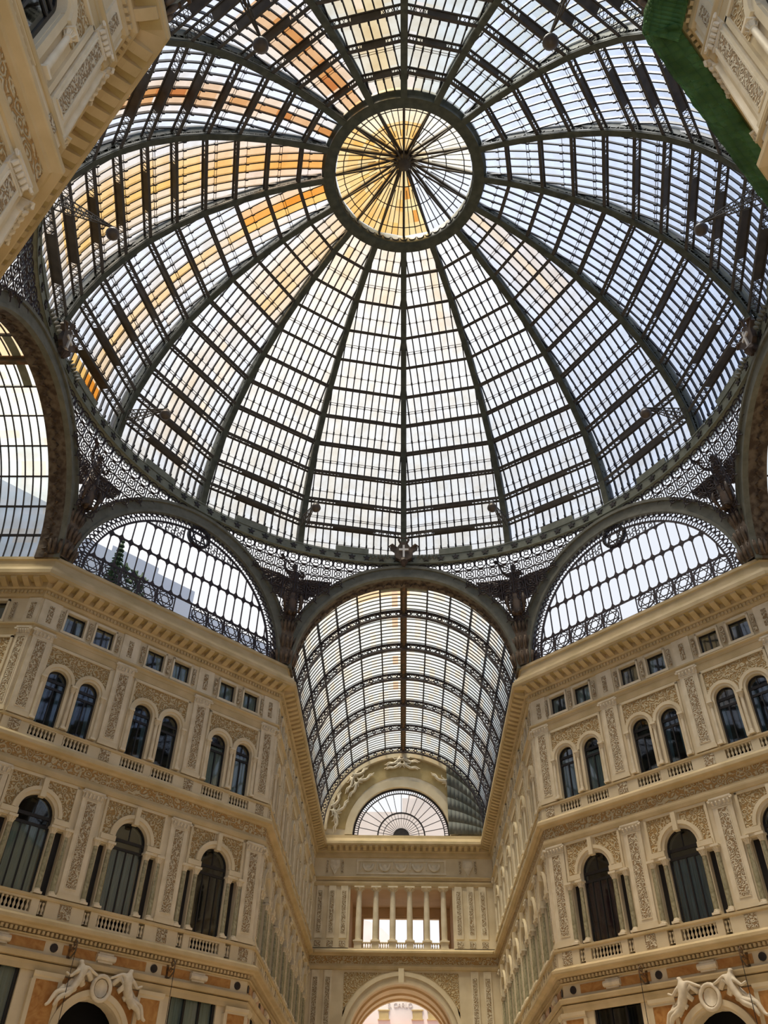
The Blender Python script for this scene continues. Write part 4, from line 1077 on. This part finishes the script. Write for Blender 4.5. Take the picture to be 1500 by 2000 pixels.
def trumpet(b): b.tube([(-.5,-.35,2.7),(-.35,.0,2.95),(-.32,.35,3.2),(-.34,.72,3.55),(-.36,.95,3.8)],[.02,.025,.03,.05,.12],8)
RB,WLm,WRm,HR,TR=P('robe',robe,BRONZE,True),P('wl',wing(1),BRONZE),P('wr',wing(-1),BRONZE),P('ahair',ahair,BRONZE,True),P('trump',trumpet,BRONZE,True)
cn={0:('far left pier beside the far arm arch',PI/2+PI/8),1:('left pier beside the left arm arch',PI/2+3*PI/8),2:('near left pier of the left arm',PI/2+5*PI/8),3:('near left pier at the top edge',PI/2+7*PI/8),
    7:('far right pier beside the far arm arch',PI/2-PI/8),6:('right pier beside the right arm arch',PI/2-3*PI/8),5:('near right pier of the right arm',PI/2-5*PI/8),4:('near right pier at the top edge',PI/2-7*PI/8)}
for k,(d,a) in cn.items():
    tag(obj('iron_pendentive',PENM,None,M=Rz(a)),'iron filigree pendentive, %s'%d,'ironwork','iron pendentives')
    tag(obj('carved_pedestal',P('ped',ped,BRONZE2,True),None,M=Rz(a)),'dark leaf carved pedestal, %s'%d,'pedestal','angel pedestals')
    t=thing('angel_statue','bronze winged angel, %s'%d,'statue',Rz(a)@Tr(19.35,0,31.45)@Matrix.Scale(1.16,4),'bronze angels')
    obj('body',ABM,t); obj('robe',RB,t); obj('wing',WLm,t); obj('wing',WRm,t); obj('hair',HR,t); obj('trumpet',TR,t)
# ---------------------------------------------------------------- lamps on truss arms inside the dome foot
def arm(b):
    a=Vector((18.1,0,38.9)); c=Vector((15.3,0,37.95)); a2=Vector((18.1,0,38.0))
    for s_ in (-.18,.18):
        b.bar(a+Vector((0,s_,0)),c,.05,.05); b.bar(a2+Vector((0,s_,0)),c+Vector((0,0,-.08)),.05,.05)
        for k in range(7):
            t0,t1=k/8,(k+1)/8; p=a.lerp(c,t0)+Vector((0,s_*(1-t0),0)); q=a2.lerp(c,t1)+Vector((0,s_*(1-t1),0)); p2=a2.lerp(c,t0)+Vector((0,s_*(1-t0),0))
            b.bar(p,q,.035,.035); b.bar(p,p2,.035,.035)
    for k in range(7):
        t0=k/8; p=a.lerp(c,t0); w=.18*(1-t0); b.bar(p+Vector((0,w,0)),p-Vector((0,w,0)),.03,.03)
def globe(b): b.lathe([(0,.30),(.1,.3),(.2,.22),(.30,.08),(.33,-.08),(.27,-.22),(.12,-.32),(0,-.34)],16,(15.2,0,37.42))
def hang(b): b.tube([(15.3,0,37.95),(15.2,0,37.72)],.06,6); b.lathe([(.14,.0),(.2,-.1),(.2,-.16)],10,(15.2,0,37.82))
GLB=solid('frosted_brown_globe',(.07,.05,.038),(.11,.085,.065),2,.4)
for k,(d,a) in cn.items():
    put('dome_lamp',[('truss_arm',P('arm',arm,IRON_B)),('hanger',P('hang',hang,IRON_D)),('globe',P('globe',globe,GLB,True))],'globe lamp on lattice arm above the %s'%d,'lamp',Rz(a),'dome lamps')
# ---------------------------------------------------------------- barrel vaults
VR=7.45
def vault_parts(Lv,key,ys,warm):
    def hoops(y):
        def f(b):
            for r_,w in ((6.95,.07),(VR-.02,.09)): b.arch(0,0,r_-w/2,r_+w/2,y-.12,y+.12,0,PI,56)
            n=60
            for i in range(n):
                a0,a1=PI*i/n,PI*(i+1)/n; am=(a0+a1)/2
                P0=lambda r_,a,yy=y:Vector((r_*math.cos(a),yy,r_*math.sin(a)))
                b.bar(P0(6.95,a0),P0(VR,a1),.035,.06,(0,1,0)); b.bar(P0(VR,a0),P0(6.95,a1),.035,.06,(0,1,0))
                if i%2==0: b.bar(P0(6.95,a0),P0(VR,a0),.04,.06,(0,1,0))
                if i%2==1: b.arch(7.2*math.cos(a0),7.2*math.sin(a0),.09,.15,y-.03,y+.03,0,2*PI,8)
        return f
    parts=[('hoop_truss',P(key+'h%d'%i,hoops(y),IRON_V)) for i,y in enumerate(ys)]
    def longi(b):
        for k in range(15):
            a=PI*k/14
            if k==7: continue
            d=Vector((math.cos(a),0,math.sin(a))); p=d*(VR+.05); b.bar(p,p+Vector((0,Lv,0)),.09,.16,d); p=d*(VR-.35)
    parts.append(('longitudinal_purlins',P(key+'l',longi,IRON_D)))
    def bars(b):
        y=.25
        while y<Lv:
            b.arch(0,0,VR+.05,VR+.13,y-.028,y+.028,0,PI,56); y+=.445
    parts.append(('glazing_bars',P(key+'b',bars,IRON_D)))
    def crown(b):
        b.box(-.10,.10,0,Lv,VR-.3,VR-.05); b.box(-.24,.24,0,Lv,VR-.05,VR+.02)
    parts.append(('crown_walkway',P(key+'c',crown,RUST)))
    def vent(b):
        for y0 in (.8,17.6): 
            if y0+1<Lv: b.arch(0,0,VR+.0,VR+.04,y0+.6,y0+1.05,PI/2-.22,PI/2+.22,8)
    parts.append(('vent_panel',P(key+'v',vent,IRON_S)))
    def pan(b):
        n=56; ny=int(Lv/1.335)
        for i in range(n):
            a0,a1=PI*i/n,PI*(i+1)/n
            for j in range(ny+1):
                y0=j*1.335; y1=min(Lv,y0+1.335)
                if y1-y0<.01: continue
                rnd=random.random(); c=(.86+.1*rnd,.93+.03*rnd,.93) if rnd<.7 else (.96,.90,.78)
                ac=abs((a0+a1)/2-PI/2)
                if ac<.5 and y0<2.5 and a0>PI/2-.1 and rnd<.75: c=(.95,.72,.45)
                if ac<.10 and a0>PI/2 and rnd<.45: c=(.90,.62,.42)
                if warm and a0>2.45 and rnd<.5: c=(.93,.68,.2)
                P0=lambda a,y:(( VR+.09)*math.cos(a),y,(VR+.09)*math.sin(a))
                b.face([P0(a0,y0),P0(a1,y0),P0(a1,y1),P0(a0,y1)],c)
    parts.append(('glass_panes',P(key+'p',pan,PANE)))
    return parts
put('barrel_vault',vault_parts(LN,'vf',[22.8-R+4.45*k for k in range(6)],False),'long glass barrel vault over the far arm','glass roof',Tr(0,R,ZC+.05))
put('barrel_vault',vault_parts(SA,'vl',[4.4,8.85],True),'glass barrel vault over the left arm','glass roof',Matrix.Translation((-R,0,ZC+.05))@Rz(PI/2))
put('barrel_vault',vault_parts(SA,'vr',[4.4,8.85],False),'glass barrel vault over the right arm','glass roof',Matrix.Translation((R,0,ZC+.05))@Rz(-PI/2))
put('barrel_vault',vault_parts(BA,'vb',[4.4,8.85],False),'glass barrel vault over the near arm above the viewer','glass roof',Matrix.Translation((0,-R,ZC+.05))@Rz(PI))
# ---------------------------------------------------------------- nets and tarpaulins
def tarp():
    b=MB(); x0,x1=WE/2+3.95,WE/2+7.5; n=10; top=[]
    cols=[]
    for i in range(n+1):
        x=x0+(x1-x0)*i/n; zt=27.8+math.sqrt(max(0,7.5**2-(x-WE/2)**2))-.15; zt=max(27.7,zt); cols.append((x,zt))
    for i in range(n):
        for j in range(6):
            def q(c,t): 
                x,zt=c; return (x,-.42-.03*math.sin(x*2.1+t*2.2),27.45+(zt-27.45)*t)
            b.face([q(cols[i],j/6),q(cols[i+1],j/6),q(cols[i+1],(j+1)/6),q(cols[i],(j+1)/6)])
    o=obj('tarpaulin',b,None,TARP,True,M=FE); tag(o,'dark grey green tarpaulin covering the right of the far gable','tarpaulin')
    s=o.modifiers.new('t','SOLIDIFY'); s.thickness=.03
tarp()
def net(F,x0,x1,label,s=1):
    b=MB(); n=60
    prof=[(1.04,26.74),(1.08,26.66),(1.09,26.38),(1.0,26.27),(.8,26.08),(.55,25.9),(.3,25.66)]
    for i in range(n):
        for j in range(len(prof)-1):
            def q(i_,j_):
                x=x0+(x1-x0)*i_/n; p,z=prof[j_]; w=.035*math.sin(x*5.2+j_*1.7)+.025*math.sin(x*11+j_); kk=(1 if 0<j_<6 else .2)
                return (x,-(p+w*.6*kk),z+w*.5*kk)
            b.face([q(i,j),q(i+1,j),q(i+1,j+1),q(i,j+1)])
    o=obj('safety_net',b,None,NET,True,M=F); tag(o,label,'net'); s_=o.modifiers.new('t','SOLIDIFY'); s_.thickness=.02
net(F_BR,0,L+.4,'green safety net wrapped round the cornice of the near right diagonal facade')
net(frame(T,-R,0,-1),-.4,6,'green safety net wrapped round the cornice of the near right wall')
# ---------------------------------------------------------------- outside
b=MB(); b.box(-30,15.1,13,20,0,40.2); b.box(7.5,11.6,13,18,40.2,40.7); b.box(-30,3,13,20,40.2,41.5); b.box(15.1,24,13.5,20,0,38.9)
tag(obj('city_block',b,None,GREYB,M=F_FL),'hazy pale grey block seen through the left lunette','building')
def conifer(b):
    b.tube([(7.6,11.5,30),(7.6,11.5,40.6)],[.14,.04],6)
    for k in range(15):
        z=34.5+k*.42; r=1.1*(1-k/16)
        for j in range(8):
            a=2*PI*j/8+k; b.tube([(7.6,11.5,z),(7.6+r*math.cos(a),11.5+r*math.sin(a),z-.2)],[.14,.05],5)
m=MB(); conifer(m); rt_=obj('roof_tree',m,None,LEAF,M=F_FL); tag(rt_,'small dark roof terrace tree seen through left lunette','tree')
def shrub(b):
    rnd=random.Random(3)
    for k in range(70):
        p=Vector((9.2+rnd.uniform(-.9,.9),11.6+rnd.uniform(-.5,.5),37.4+rnd.uniform(-2.2,1.0))); b.tube([p,p+Vector((rnd.uniform(-.4,.4),0,rnd.uniform(.1,.5)))],[.16,.05],5)
m=MB(); shrub(m); tag(obj('roof_shrub',m,None,LEAF,M=F_FL),'loose roof terrace shrub beside the small dark tree','shrub')
b=MB(); b.plate(rect(-26,26,0,22.3),[],0,8)
pb=obj('pink_palace',b,None,PINKB,M=Tr(0,YE+26,0)@Rz(-.06)); tag(pb,'pale pink palace beyond the far archway','building')
m=MB(); m.box(-26,26,-1.0,0,16.9,17.35)
for i in range(60): m.tube([(-24+i*.8,-1.05,16.85),(-24+i*.8,.0,16.85)],.2,6)
obj('tiled_eave',m,pb,TILE)
m=MB(); m.box(-.62,.62,-.12,0,.75,.85); m.box(-.5,.5,-.05,0,0,.75); m.box(-.62,.62,-.12,0,-.1,0)
WB=m.mesh('small_window',DARKSTONE)
for x in (-5.6,-2.0,1.5,3.1): obj('small_window',WB,pb,M=Tr(x,0,17.95))
tx=bpy.data.curves.new('facade_lettering','FONT'); tx.body='S. CARLO'; tx.size=.62; tx.extrude=.03; tx.align_x='CENTER'
to=bpy.data.objects.new('t',tx); COL.objects.link(to); dg=bpy.context.evaluated_depsgraph_get(); tm=bpy.data.meshes.new_from_object(to.evaluated_get(dg)); bpy.data.objects.remove(to)
tm.materials.clear(); tm.materials.append(PINKD); obj('facade_lettering',tm,pb,M=Tr(-.3,-.04,19.0)@Matrix.Rotation(PI/2,4,'X'))
b=MB(); b.plate([(-12,0)]+[(-6+6*math.cos(a),24+6.2*math.sin(a)) for a in [PI*(1-i/20) for i in range(21)]]+[(0,0)],[],0,12)
tag(obj('curved_roof_building',b,None,PINKB,M=Tr(0,YE+36,0)),'pale building with a curved roof beyond the loggia','building')
b=MB(); b.box(-9,-.1,0,2,24.3,32.6); b.box(-.1,9,0,2,24.3,34.0); b.box(.5,1.5,.2,1,34.0,34.5)
tag(obj('portico_attic',b,None,PINKB,M=Tr(0,YE+8,0)),'pale outer attic wall seen through the far fan window','building')
